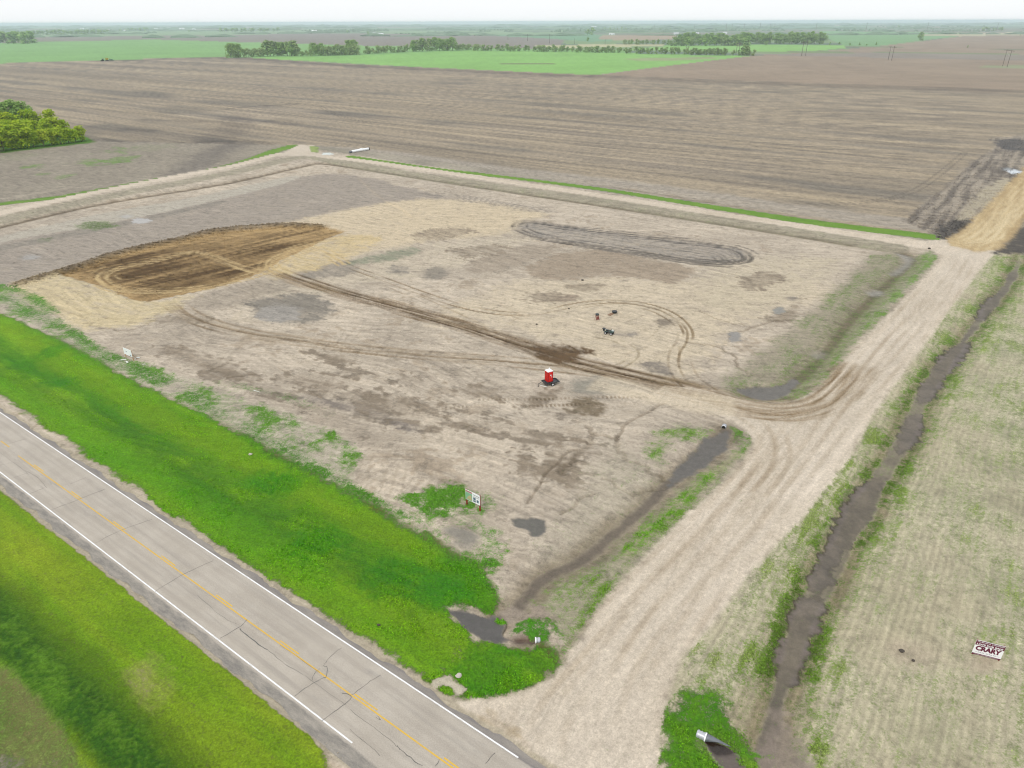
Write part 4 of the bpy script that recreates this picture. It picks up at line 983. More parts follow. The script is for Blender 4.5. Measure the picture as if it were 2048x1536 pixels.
# ================================================================== mesh helpers for built things
class MB:
    """collects simple solids into one mesh"""
    def __init__(s): s.v = []; s.f = []
    def add(s, vs, fs):
        o = len(s.v); s.v += [tuple(map(float, p)) for p in vs]; s.f += [tuple(i + o for i in f) for f in fs]; return s
    def box(s, c, d, rot=0.0, bev=0.0, tilt=None):
        hx, hy, hz = d[0] / 2, d[1] / 2, d[2] / 2
        if bev:
            b = min(bev, hx * .9, hy * .9, hz * .9)
            prof = [(-hz, b), (-hz + b, 0), (hz - b, 0), (hz, b)]
            ring = []
            for z, k in prof:
                ring.append([(-hx + k, -hy + b + 0, z), (-hx + b, -hy + k, z), (hx - b, -hy + k, z), (hx - k, -hy + b, z), (hx - k, hy - b, z), (hx - b, hy - k, z), (-hx + b, hy - k, z), (-hx + k, hy - b, z)])
            vs = [p for r in ring for p in r]
            fs = [tuple(range(7, -1, -1)), tuple(range(24, 32))]
            for r in range(3):
                for k in range(8): fs.append((r * 8 + k, r * 8 + (k + 1) % 8, (r + 1) * 8 + (k + 1) % 8, (r + 1) * 8 + k))
        else:
            vs = [(x, y, z) for z in (-hz, hz) for x, y in ((-hx, -hy), (hx, -hy), (hx, hy), (-hx, hy))]
            fs = [(3, 2, 1, 0), (4, 5, 6, 7), (0, 1, 5, 4), (1, 2, 6, 5), (2, 3, 7, 6), (3, 0, 4, 7)]
        out = []
        for p in vs:
            p = Vector(p)
            if tilt: p = tilt @ p
            ca, sa = math.cos(rot), math.sin(rot)
            out.append((c[0] + p.x * ca - p.y * sa, c[1] + p.x * sa + p.y * ca, c[2] + p.z))
        return s.add(out, fs)
    def tube(s, path, r, n=8, caps=True):
        P = [Vector(p) for p in path]; rs = r if isinstance(r, (list, tuple)) else [r] * len(P)
        vs = []; fs = []
        for i, p in enumerate(P):
            t = (P[min(i + 1, len(P) - 1)] - P[max(i - 1, 0)]).normalized()
            a = Vector((0, 0, 1)) if abs(t.z) < .9 else Vector((1, 0, 0))
            u = t.cross(a).normalized(); w = t.cross(u).normalized()
            for k in range(n):
                an = 2 * math.pi * k / n
                vs.append(p + (u * math.cos(an) + w * math.sin(an)) * rs[i])
        for i in range(len(P) - 1):
            for k in range(n): fs.append((i * n + k, i * n + (k + 1) % n, (i + 1) * n + (k + 1) % n, (i + 1) * n + k))
        if caps: fs += [tuple(range(n - 1, -1, -1)), tuple(range((len(P) - 1) * n, len(P) * n))]
        return s.add(vs, fs)
    def wheel(s, c, r, w, axis, n=16):
        a = Vector(axis).normalized(); c = Vector(c)
        return s.tube([c - a * w / 2, c - a * w * .42, c + a * w * .42, c + a * w / 2], [r * .84, r, r, r * .84], n)
    def build(s, name, mat, parent=None, smoothf=False):
        me = bpy.data.meshes.new(name); me.from_pydata(s.v, [], s.f)
        me.materials.append(mat)
        if smoothf: me.polygons.foreach_set('use_smooth', np.ones(len(me.polygons), bool))
        me.update()
        o = bpy.data.objects.new(name, me); COL.objects.link(o)
        if parent is not None: o.parent = parent
        return o

def tag(o, label, cat, group=None):
    o['label'] = label; o['category'] = cat
    if group: o['group'] = group
    return o
def thing(name, loc, rot, label, cat, group=None, scale=None):
    e = bpy.data.objects.new(name, None); COL.objects.link(e)
    e.location = loc; e.rotation_euler = (0, 0, rot); e.empty_display_size = .5
    if scale is not None: e.scale = (scale,) * 3 if isinstance(scale, (int, float)) else scale
    return tag(e, label, cat, group)
def copy_tree(o, parent=None):
    c = o.copy(); COL.objects.link(c)
    if parent is not None: c.parent = parent
    for ch in o.children: copy_tree(ch, c)
    return c
def struct(o): o['kind'] = 'structure'; return o

def ground_z(x, y):
    a = math.atan2(x, y); r = math.hypot(x, y)
    ia = int(np.argmin(np.abs(th - a))); ir = int(np.argmin(np.abs(rad - r)))
    return float(Z[ir * NA + ia])

# ================================================================== the highway
m, n, l, b = new_mat('old asphalt')
tc = n.new('ShaderNodeTexCoord'); sep = n.new('ShaderNodeSeparateXYZ'); l.new(tc.outputs['Object'], sep.inputs[0])
def NZ(scale, det=4, stretch=None, rough=.6):
    t = n.new('ShaderNodeTexNoise'); t.inputs['Scale'].default_value = scale; t.inputs['Detail'].default_value = det; t.inputs['Roughness'].default_value = rough
    if stretch:
        mp = n.new('ShaderNodeMapping'); mp.inputs['Scale'].default_value = stretch; l.new(tc.outputs['Object'], mp.inputs['Vector']); l.new(mp.outputs[0], t.inputs['Vector'])
    else: l.new(tc.outputs['Object'], t.inputs['Vector'])
    return t.outputs['Fac']
def MR(v, a, b_, c_, d_, smoothst=False):
    t = n.new('ShaderNodeMapRange'); t.inputs[1].default_value = a; t.inputs[2].default_value = b_; t.inputs[3].default_value = c_; t.inputs[4].default_value = d_
    if smoothst: t.interpolation_type = 'SMOOTHSTEP'
    l.new(v, t.inputs[0]); return t.outputs[0]
def MX(f, a, b_):
    t = n.new('ShaderNodeMix'); t.data_type = 'RGBA'
    if isinstance(f, float): t.inputs['Factor'].default_value = f
    else: l.new(f, t.inputs['Factor'])
    for k, v in (('A', a), ('B', b_)):
        if isinstance(v, (tuple, list, np.ndarray)): t.inputs[k].default_value = (*[float(q) for q in v[:3]], 1)
        else: l.new(v, t.inputs[k])
    return t.outputs['Result']
def MT(op, a, b_=None):
    t = n.new('ShaderNodeMath'); t.operation = op
    for q_, v in enumerate([a, b_]):
        if v is None: continue
        if isinstance(v, (int, float)): t.inputs[q_].default_value = v
        else: l.new(v, t.inputs[q_])
    return t.outputs[0]
base = MX(MR(NZ(.25, 6), .35, .65, 0, 1), S(186, 176, 162), S(200, 190, 176))
strk = NZ(1.0, 5, (.06, 1.4, 1))
base = MX(MR(strk, .45, .75, 0, .65, True), base, S(168, 160, 150))
fine = NZ(9.0, 3)
blot = NZ(.5, 5, (.25, 1.1, 1), .7)
base = MX(MR(blot, .58, .72, 0, .55, True), base, S(158, 154, 148))
wp = MT('ABSOLUTE', MT('SUBTRACT', MT('ABSOLUTE', MT('SUBTRACT', MT('ABSOLUTE', MT('ADD', sep.outputs['Y'], MT('MULTIPLY', MT('SUBTRACT', NZ(.08, 2), .5), .8))), 1.85)), .85))
base = MX(MR(MT('MULTIPLY', MR(wp, .55, .1, 0, 1, True), NZ(.3, 4, (.2, 1, 1))), .2, .6, 0, .35), base, S(168, 158, 146))
base = MX(MR(NZ(2.2, 6, (.5, 1, 1), .8), .60, .70, 0, .3, True), base, S(150, 144, 136))
side = MR(MT('ADD', sep.outputs['Y'], MT('MULTIPLY', MT('SUBTRACT', NZ(.6, 4), .5), .5)), -3.75, -3.95, 0, 1)     # dark near shoulder
base = MX(side, base, MX(MR(NZ(1.2, 6, (.3, 1, 1), .75), .38, .62, 0, 1), S(136, 131, 124), S(172, 164, 152)))
side2 = MR(MT('ADD', sep.outputs['Y'], MT('MULTIPLY', MT('SUBTRACT', NZ(.6, 4), .5), .4)), 3.85, 4.0, 0, 1)
base = MX(side2, base, MX(MR(NZ(1.2, 5, (.2, 1, 1)), .35, .65, 0, 1), S(136, 130, 126), S(164, 156, 146)))
sc_ = n.new('ShaderNodeVectorMath'); sc_.operation = 'SCALE'; l.new(base, sc_.inputs[0]); l.new(MR(fine, .3, .7, .88, 1.12), sc_.inputs['Scale'])
l.new(sc_.outputs[0], b.inputs['Base Color']); b.inputs['Roughness'].default_value = .9
bp = n.new('ShaderNodeBump'); bp.inputs['Strength'].default_value = .15; bp.inputs['Distance'].default_value = .02; l.new(fine, bp.inputs['Height']); l.new(bp.outputs[0], b.inputs['Normal'])
M_ASPH = m

def road_space(o):
    o.location = (c0[0], c0[1], 0); o.rotation_euler = (0, 0, math.atan2(hd[1], hd[0])); return o
s0, s1 = -520.0, 120.0
vs = []; fs = []
ns = int((s1 - s0) / .6)
flare0 = hst(610, 1440)[0]
jit = lambda k, sd_: .16 * math.sin(k * .31 + sd_) + .12 * math.sin(k * .83 + 2 * sd_) + R.uniform(-.09, .09)
for k in range(ns + 1):
    s = s0 + (s1 - s0) * k / ns
    nearw = E_NEAR + jit(k, 1.0)
    if s > flare0: nearw -= (s - flare0) ** 1.5 * .9 if s < flare0 + 14 else 47
    ts = [nearw, -3.9, -1.9, 0, 1.9, 3.9, E_FAR + jit(k, 2.7)]
    for t in ts: vs.append((s, t, .03 - .012 * abs(t)))
for k in range(ns):
    for j in range(6): fs.append((k * 7 + j, (k + 1) * 7 + j, (k + 1) * 7 + j + 1, k * 7 + j + 1))
mb = MB(); mb.add(vs, fs)
struct(road_space(mb.build('asphalt_road', M_ASPH)))

def paint_mat(name, rgb, wear):
    global m, n, l, b, tc
    m, n, l, b = new_mat(name)
    tc = n.new('ShaderNodeTexCoord')
    w = MR(NZ(5.0, 5, (.25, 1, 1), .7), .5, .66, 0, wear, True)
    l.new(MX(w, rgb, S(182, 172, 158)), b.inputs['Base Color']); b.inputs['Roughness'].default_value = .6
    return m
M_WHITE = paint_mat('white road paint', (.78, .78, .77), .45)
M_YELLOW = paint_mat('yellow road paint', S(238, 192, 70), .4)
def zr(t): return .038 - .012 * abs(t)
def strip_obj(name, mat, a, b_, t, w):
    mb = MB(); k = max(2, int((b_ - a) / 3))
    vs = []; fs = []
    for q_ in range(k + 1):
        s = a + (b_ - a) * q_ / k
        vs += [(s, t - w / 2, zr(t)), (s, t + w / 2, zr(t))]
    for q_ in range(k): fs.append((2 * q_, 2 * q_ + 2, 2 * q_ + 3, 2 * q_ + 1))
    mb.add(vs, fs); return struct(road_space(mb.build(name, mat)))
TF = (hst(0, 828)[1] + hst(880, 1405)[1]) / 2; TN = (hst(310, 1180)[1] + hst(700, 1485)[1]) / 2
strip_obj('edge_line', M_WHITE, s0, hst(1025, 1530)[0], TF, .15)
strip_obj('edge_line', M_WHITE, s0, hst(703, 1487)[0], TN, .15)
s_start = hst(36, 912)[0]
strip_obj('centre_line', M_YELLOW, s_start, s1, -.14, .14)
for k in range(-20, 12):
    a = hst(143, 983)[0] + k * 11.98 * .93 * 1.005 * (1.0)
    strip_obj('centre_dash', M_YELLOW, a, a + 3.0, .14, .14)
# sealed cracks
cr = MB()
def crack(pts, w=.07):
    P = [hst(*p) for p in pts]; P = smooth(P, 5)
    out = []
    for k, p in enumerate(P): out.append((p[0] + R.uniform(-.06, .06), p[1] + R.uniform(-.06, .06)))
    vs = []; fs = []
    for k, p in enumerate(out):
        a = out[max(k - 1, 0)]; c_ = out[min(k + 1, len(out) - 1)]
        d = Vector((c_[0] - a[0], c_[1] - a[1])).normalized(); nrm = (-d.y, d.x); ww = w / 2 * R.uniform(.55, 1.4)
        for sg in (-1, 1): vs.append((p[0] + nrm[0] * ww * sg, p[1] + nrm[1] * ww * sg, .041 - .012 * abs(p[1])))
    for k in range(len(out) - 1): fs.append((2 * k, 2 * k + 2, 2 * k + 3, 2 * k + 1))
    cr.add(vs, fs)
for pts, w in [([(102, 1020), (161, 998), (210, 978)], .08), ([(191, 1086), (242, 1061), (303, 1039)], .08), ([(310, 1183), (373, 1146), (426, 1122)], .08), ([(440, 1277), (480, 1253), (494, 1239)], .1),
               ([(590, 1392), (624, 1368), (652, 1354)], .09), ([(624, 1361), (628, 1348), (640, 1338)], .07), ([(646, 1331), (655, 1337), (652, 1354)], .08), ([(648, 1330), (662, 1312), (683, 1295)], .07), ([(644, 1442), (676, 1418), (703, 1395), (685, 1386)], .09),
               ([(703, 1391), (735, 1366), (762, 1350)], .07), ([(480, 1258), (505, 1280), (536, 1300)], .14), ([(536, 1300), (570, 1328), (606, 1349)], .06), ([(23, 957), (58, 945)], .06), ([(0, 930), (30, 925)], .05), ([(51, 941), (75, 955), (93, 976)], .06),
               ([(58, 988), (89, 976)], .07), ([(871, 1534), (879, 1520)], .08), ([(971, 1526), (990, 1507)], .09), ([(793, 1491), (820, 1515), (844, 1532)], .09), ([(140, 969), (172, 955)], .05), ([(9, 890), (54, 877)], .05),
               ([(752, 1435), (762, 1441), (755, 1432)], .06), ([(395, 1190), (440, 1230), (475, 1250)], .04), ([(700, 1420), (780, 1480), (800, 1500)], .045), ([(610, 1352), (690, 1410)], .045), ([(0, 905), (40, 935), (60, 950)], .045), ([(560, 1290), (640, 1345)], .04),
               ([(-60, 870), (-20, 850)], .08), ([(700, 1460), (760, 1510)], .05)]:
    crack(pts, w * .6)
M_TAR = simple('tar crack sealant', tuple(S(104, 101, 97)), .6, var=.2)
struct(road_space(cr.build('crack_sealant', M_TAR)))

# ================================================================== trees
def leaf_mat(name, c1, c2, c3):
    global m, n, l, b, tc
    m, n, l, b = new_mat(name)
    tc = n.new('ShaderNodeTexCoord'); oi = n.new('ShaderNodeObjectInfo')
    a = n.new('ShaderNodeAttribute'); a.attribute_name = 'tone'
    c = MX(MR(a.outputs['Fac'], 0, 1, 0, 1), c1, c2)
    rnd = MR(oi.outputs['Random'], 0, 1, 0, .85)
    c = MX(MT('MULTIPLY', rnd, MR(NZ(.35, 3), .35, .65, .2, 1)), c, c3)
    l.new(c, b.inputs['Base Color']); b.inputs['Roughness'].default_value = .75; b.inputs['Specular IOR Level'].default_value = .2
    tr = n.new('ShaderNodeBsdfTranslucent'); l.new(c, tr.inputs[0])
    ms = n.new('ShaderNodeMixShader'); ms.inputs[0].default_value = .40
    l.new(b.outputs[0], ms.inputs[1]); l.new(tr.outputs[0], ms.inputs[2])
    l.new(ms.outputs[0], n['Material Output'].inputs[0]); return m
M_BARK = simple('bark', tuple(S(120, 108, 92)), .9, scale=6, var=.25)
L_SPRING = leaf_mat('fresh spring leaves', S(150, 200, 30), S(222, 242, 62), S(226, 230, 70))
L_DARK = leaf_mat('darker leaves', S(130, 176, 86), S(192, 228, 126), S(190, 214, 134))
L_HEDGE = leaf_mat('shelterbelt leaves', S(128, 162, 90), S(190, 220, 134), S(204, 214, 158))

def make_crown(seed, h=1.0, wr=.38, base=.12, lobes=16, leaves=1500, size=.05, conical=0.0):
    """unit-height crown: leaf-sized faces spread through an uneven set of lobes"""
    rr = np.random.RandomState(seed)
    lc = []
    for k in range(lobes):
        t = rr.rand() ** .8
        z = base + (h - base) * (.10 + .84 * t)
        wmax = wr * math.sin(math.pi * min(.97, .22 + .70 * t)) ** .8 * (1 - conical * t)
        a = rr.rand() * 2 * math.pi; d = wmax * math.sqrt(rr.rand()) * .8
        lc.append((d * math.cos(a), d * math.sin(a), z, wr * rr.uniform(.24, .44)))
    vs = []; fs = []; tone = []
    for k in range(leaves):
        x, y, z, r_ = lc[rr.randint(lobes)]
        v = rr.randn(3); v /= np.linalg.norm(v)
        if v[2] < -.3 and rr.rand() < .6: v[2] *= -1
        rad_ = r_ * rr.uniform(.72, 1.08)
        p = np.array([x, y, z]) + v * rad_ * np.array([1, 1, .85])
        p[2] = max(p[2], base * .5)
        nrm = v + rr.randn(3) * .45 + np.array([0, 0, .55]); nrm /= np.linalg.norm(nrm)
        a_ = np.cross(nrm, [0, 0, 1.0]); a_ /= np.linalg.norm(a_) + 1e-6; b_ = np.cross(nrm, a_)
        s_ = size * rr.uniform(.6, 1.5); t_ = size * rr.uniform(.5, 1.2)
        o = len(vs)
        vs += [tuple(p + a_ * s_), tuple(p + b_ * t_ + nrm * size * .2), tuple(p - a_ * s_ * .9), tuple(p - b_ * t_)]
        fs.append((o, o + 1, o + 2, o + 3)); tone += [rr.rand()] * 4
    return vs, fs, tone, lc

def make_tree(seed, leafm, leaves, **kw):
    vs, fs, tone, lc = make_crown(seed, leaves=leaves, **kw)
    me = bpy.data.meshes.new('crown'); me.from_pydata(vs, [], fs); me.materials.append(leafm)
    a = me.attributes.new('tone', 'FLOAT', 'POINT'); a.data.foreach_set('value', np.array(tone, np.float32)); me.update()
    tb = MB(); rr = random.Random(seed)
    tb.tube([(0, 0, -.03), (.008, .004, .22), (.0, .012, .5), (.01, 0, .72)], [.026, .02, .012, .004], 6)
    for k in range(7):
        x, y, z, r_ = lc[k % len(lc)]
        zb = min(.18 + .06 * k, z * .8); tb.tube([(0, 0, zb), (x * .55, y * .55, (zb + z) * .52), (x, y, z)], [.010, .006, .002], 4, caps=False)
    tm = bpy.data.meshes.new('trunk'); tm.from_pydata(tb.v, [], tb.f); tm.materials.append(M_BARK); tm.update()
    return me, tm
def plant(kind, x, y, h, w, label, cat, group=None, name='broadleaf_tree', rot=None):
    """w = width factor against the unit tree"""
    cm, tm = kind
    e = thing(name, (x, y, ground_z(x, y) - .02), R.uniform(0, 6.28) if rot is None else rot, label, cat, group, (h * w, h * w, h))
    for nm, me in (('crown', cm), ('trunk', tm)):
        o = bpy.data.objects.new(nm, me); COL.objects.link(o); o.parent = e
    return e
SPR = [make_tree(s, L_SPRING, 1700, wr=.50, base=0.0, size=.040, lobes=26) for s in (1, 2, 3, 4)]
SPD = [make_tree(s, L_DARK, 1900, wr=.44, base=.02, size=.034, lobes=24) for s in (5, 6)]
HDG = [make_tree(s, L_HEDGE, 520, wr=.42, base=.03, size=.060, lobes=14) for s in (7, 8, 9)]
HDB = [make_tree(s, L_HEDGE, 520, wr=.62, base=.02, size=.062, lobes=14) for s in (10, 11, 12)]
FAR_ = [make_tree(s, L_DARK, 200, wr=.46, base=.03, size=.10, lobes=10) for s in (13, 14, 15)]

# near grove at the left edge
gp = []
front = [(-190, 330), (-130, 322), (-80, 314), (-40, 308), (-15, 304), (8, 301), (28, 298), (48, 296), (68, 294), (88, 292), (105, 290), (122, 288), (138, 286), (152, 284), (165, 282)]
for k, (px, py) in enumerate(front):
    hh_ = {True: 12, False: 8.5}[px < 60] if px < 130 else 7.0
    gp.append((px, py, hh_ * R.uniform(.9, 1.1), SPR[k % 4]))
for k in range(16):
    t = k / 15
    gp.append((-160 + 300 * t + R.uniform(-8, 8), 312 - 40 * t + R.uniform(-4, 3), 14.5 - 5.5 * t + R.uniform(-1, 1), SPR[R.randrange(4)]))
for k in range(14):
    t = k / 13
    gp.append((-170 + 270 * t + R.uniform(-8, 8), 296 - 34 * t + R.uniform(-3, 3), 16 - 5 * t + R.uniform(-1, 1), SPR[R.randrange(4)]))
for k, (px, py, hh_) in enumerate([(-120, 280, 19), (-70, 276, 18), (-30, 272, 19), (5, 268, 15), (22, 266, 17.5), (38, 263, 19), (52, 262, 17), (66, 262, 13), (-95, 268, 19), (-50, 266, 18), (12, 262, 16)]):
    gp.append((px, py, hh_ * .93, SPD[k % 2]))
for k, (px, py, hh_, kd) in enumerate(gp):
    if px < -75: continue
    x, y = at(px, py)
    rank = 'front' if k < 15 else ('middle' if k < 31 else ('third' if k < 45 else 'back'))
    lb = {'front': 'low spring green tree in the front rank of the left grove', 'middle': 'yellow-green tree in the middle of the left grove, behind its front rank',
          'third': 'yellow-green tree on the far side of the left grove, towards the ploughed field', 'back': 'darker taller tree standing at the back of the grove by the left edge'}[rank]
    if rank in ('front', 'middle'):
        side = 'left' if px < 50 else 'right'
        lb += ', %s half' % side; rank += ' (%s half)' % side
    plant(kd, x, y, hh_, R.uniform(.95, 1.25), lb, 'tree', 'trees of the left grove, %s rank' % rank)

# shelterbelts and hedgerows behind the green field
def belt(pts, n_, top, kinds, label, group, wv=(.9, 1.2), cat='tree', name='broadleaf_tree', jy=.8, hv=.15):
    P = pts
    for k in range(n_):
        f = (k + R.uniform(.2, .8)) / n_ * (len(P) - 1); a = min(int(f), len(P) - 2); t = f - a
        px = P[a][0] * (1 - t) + P[a + 1][0] * t; py = P[a][1] * (1 - t) + P[a + 1][1] * t
        tp = top if isinstance(top, (int, float)) else top(px)
        hh_ = height_at(px, py, py - tp) * R.uniform(1 - hv, 1 + hv)
        x, y = at(px, py + R.uniform(-jy, jy) * .5)
        lb, gp_ = label, group
        if n_ >= 9:
            zone = ('left', 'middle', 'right')[min(2, 3 * k // n_)]
            lb = label + ' (%s third)' % zone; gp_ = group + ' (%s third)' % zone
        plant(kinds[R.randrange(len(kinds))], x, y, hh_, R.uniform(*wv), lb, cat, gp_, name)
belt([(943, 101), (1100, 103.5), (1240, 106)], 34, 12, HDG + HDB, 'small tree in the western half of the long shelterbelt above the green field', 'shelterbelt trees, western half', (1.0, 1.4))
belt([(1248, 107), (1380, 109.5), (1455, 111)], 30, 13, HDG, 'small tree in the eastern half of the long shelterbelt above the green field', 'shelterbelt trees, eastern half', (1.0, 1.3))
belt([(1462, 111), (1510, 111.5)], 5, 12, HDB, 'low bushy tree at the east end of the long shelterbelt', 'bushy trees at the shelterbelt end', (.9, 1.1))
belt([(1487, 111), (1496, 111)], 2, 21, HDG, 'taller tree rising near the east end of the long shelterbelt', 'taller trees at the shelterbelt end')
belt([(460, 116), (480, 115.5)], 3, 28, SPD, 'tall tree at the west end of the tree row beside the green field', 'tall trees at the west end of the row')
belt([(488, 114.5), (530, 113)], 6, 16, HDB, 'grey-green bush between the two tall clumps west in the tree row', 'grey bushes in the west row')
belt([(530, 112), (592, 112)], 9, 29, HDG + SPD, 'tall open-crowned tree in the second clump of the tree row', 'tall trees of the second clump')
belt([(595, 112), (622, 112.5)], 4, 12, HDB, 'small bush in the low gap of the tree row', 'small bushes in the gap of the row')
belt([(622, 111), (648, 111)], 3, 26, SPD, 'broad dark tree in the third clump of the tree row', 'broad trees of the third clump')
belt([(645, 111.5), (716, 109)], 10, 18, HDB, 'rounded green shrub in the third clump of the tree row', 'rounded shrubs of the third clump')
belt([(694, 109), (712, 108)], 3, 29, SPD, 'tall tree standing above the shrubs of the third clump', 'tall trees above the third clump')
belt([(730, 108), (820, 103.5)], 13, 13, HDB, 'shrub in the low hedge stretch right of the field gap', 'shrubs of the low hedge stretch')
belt([(822, 103), (862, 102)], 6, 23, SPD + HDG, 'mid-height tree in the fourth clump of the hedge', 'mid-height trees of the fourth clump')
belt([(868, 101.5), (908, 101)], 5, 24, SPD, 'big round-crowned dark tree in the fourth clump of the hedge', 'round dark trees of the fourth clump')
belt([(910, 101), (940, 99.5)], 6, 11, HDB, 'low shrub trailing off east of the fourth clump', 'low shrubs east of the fourth clump')
# wood in the middle distance, right of centre
belt([(1245, 89), (1345, 89)], 13, 10, FAR_ + HDB, 'low tree in the thin west wing of the mid-distance wood', 'trees of the wood, west wing')
belt([(1345, 92), (1500, 91)], 20, 16, HDB + FAR_, 'tree in the dense front of the mid-distance wood', 'trees of the wood, dense front', (1.0, 1.4))
belt([(1352, 87), (1545, 87)], 20, 20, SPD, 'tall tree in the back rank of the mid-distance wood', 'trees of the wood, back rank', (1.0, 1.3))
belt([(1550, 88), (1650, 87.5)], 13, 22, SPD, 'tall tree in the east block of the mid-distance wood', 'trees of the wood, east block', (.9, 1.2))
x, y = at(1532, 90.5); plant(HDB[0], x, y, 9, 1.1, 'grey-green round bush standing in front of the mid-distance wood', 'bush')
# lone trees and bushes
x, y = at(1840, 81.5); plant(SPD[0], x, y, height_at(1840, 81.5, 64), .95, 'lone round tree at the edge of the right-hand green and brown fields', 'tree')
for k, (px, py, tp, lb) in enumerate([(1659, 90, 6, 'small round bush just east of the mid-distance wood'), (1679, 90, 6, 'pair-leading bush second east of the mid-distance wood'), (1699, 91, 5, 'wide flat bush third east of the mid-distance wood'),
                                      (1719, 90, 5, 'thin small bush fourth east of the mid-distance wood'), (1733, 92, 4, 'dark low bush fifth east of the mid-distance wood'), (1752, 91, 6, 'spindly bush sixth east of the mid-distance wood'), (1935, 95, 4, 'dark bush on the field line at far right'),
                                      (378, 65, 5, 'lone small tree in the pale field at upper left'), (1176, 83, 8, 'small round tree alone above the shelterbelt'), (1184, 70, 14, 'taller of two trees standing together above the shelterbelt'), (1175, 71, 12, 'shorter tree left of its taller twin above the shelterbelt'),
                                      (1797, 56, 5, 'lone distant tree right of centre under the horizon'), (2040, 71, 3, 'low bush at the far right field margin'), (695, 67, 6, 'small tree on the pale field margin beside the white sheds'), (736, 69, 6, 'small tree at the white farm sheds')]):
    x, y = at(px, py); plant(FAR_[k % 3], x, y, height_at(px, py, py - tp), 1.15, lb, 'bush' if 'bush' in lb else 'tree', name='field_bush' if 'bush' in lb else 'broadleaf_tree')
# distant farm groves
belt([(-60, 86), (68, 85)], 22, 20, FAR_, 'tree of the dark wood at the upper left edge', 'trees of the dark wood upper left', (1.0, 1.4), jy=5)
belt([(66, 70), (220, 68)], 24, 8.5, FAR_, 'tree of the far row behind the brown strip at left', 'trees of the far left row', (1.1, 1.7))
belt([(240, 63), (300, 62)], 8, 6, FAR_, 'tree of the small farm grove right of the far left row', 'trees of the small farm grove', (1.1, 1.7))
belt([(440, 65), (560, 64)], 13, 8, FAR_, 'tree of the windbreak at upper left centre', 'trees of the upper windbreak', (1.1, 1.8))
belt([(1205, 60), (1258, 60)], 6, 5, FAR_, 'tree of the far block left above the tan field', 'trees of the far block', (1.1, 1.8))
belt([(1262, 59), (1345, 59)], 6, 3, FAR_, 'tree of the thin far row above the tan field', 'trees of the thin far row', (1.4, 2.2))
belt([(1962, 62), (2006, 62)], 7, 7, FAR_, 'tree of the dark copse at upper right', 'trees of the upper right copse', (1.1, 1.7))

# far-off wood that nobody could count: clumps along the horizon
fw = MB()
def clump(x, y, w, h):
    n1_, n2_ = 7, 3; vs = []; fs = []
    ph = R.uniform(0, 6)
    for j in range(n2_):
        t = j / (n2_ - 1)
        for k in range(n1_):
            a = 2 * math.pi * k / n1_ + ph
            rr_ = (w / 2) * (1 - .75 * t * t) * R.uniform(.75, 1.2)
            vs.append((x + math.cos(a) * rr_, y + math.sin(a) * rr_ * .5, h * t * R.uniform(.75, 1.15) - .3))
    for j in range(n2_ - 1):
        for k in range(n1_): fs.append((j * n1_ + k, j * n1_ + (k + 1) % n1_, (j + 1) * n1_ + (k + 1) % n1_, (j + 1) * n1_ + k))
    fs.append(tuple(range((n2_ - 1) * n1_, n2_ * n1_))); fw.add(vs, fs)
def row(px0, px1, py, h, dens=1.0, gap=.1, jit_=.3):
    x0, y0 = at(px0, py); x1, y1 = at(px1, py); L = math.dist((x0, y0), (x1, y1)); w = max(10, y0 * .004); k = int(L / (w * .8) * dens)
    for q_ in range(k):
        t = (q_ + R.random()) / k
        if gn(np.array([t * L / 300]), np.array([py * 3.1]), 4)[0] < -.8 + gap * 2: continue
        clump(x0 + (x1 - x0) * t, (y0 + (y1 - y0) * t) * (1 + R.uniform(-jit_, jit_) * .04), w * R.uniform(.8, 2.0), h * R.uniform(.55, 1.25))
for k in range(70):
    a = R.uniform(-150, 2000); py = R.uniform(47.5, 66) ; wd_ = R.uniform(30, 260) * (1.6 if py < 54 else .8)
    row(a, a + wd_, py + (1024 - a) * .0034, R.uniform(7, 14), gap=R.uniform(.1, .6))
for D_, hh_ in ((3600, 11), (4600, 12), (6200, 15), (8500, 19), (12000, 24)):
    span = D_ * .85; nseg = int(2 * span / (D_ * .02))
    for q_ in range(nseg):
        xx = -span + 2 * span * (q_ + R.random()) / nseg; yy = D_ * (1 + .10 * float(gn(np.array([xx / D_ * 6]), np.array([D_ * .01]), 6)[0]))
        if float(gn(np.array([xx / D_ * 9]), np.array([D_ * .013]), 4)[0]) < (-.1 if D_ < 6000 else -.55): continue
        clump(xx, yy, D_ * .03 * R.uniform(.7, 1.5), hh_ * R.uniform(.5, 1.2))
row(700, 745, 61, 10); row(860, 905, 59.5, 10); row(610, 700, 62, 9, gap=.3); row(790, 830, 68, 5); row(1520, 1560, 61.5, 8); row(1590, 1610, 61.5, 4); row(1240, 1300, 67, 8, gap=.4)
M_FW = simple('far woodland', tuple(S(110, 134, 104)), .9, var=.3, scale=.02)
o = fw.build('distant_woodland', M_FW); o['kind'] = 'stuff'

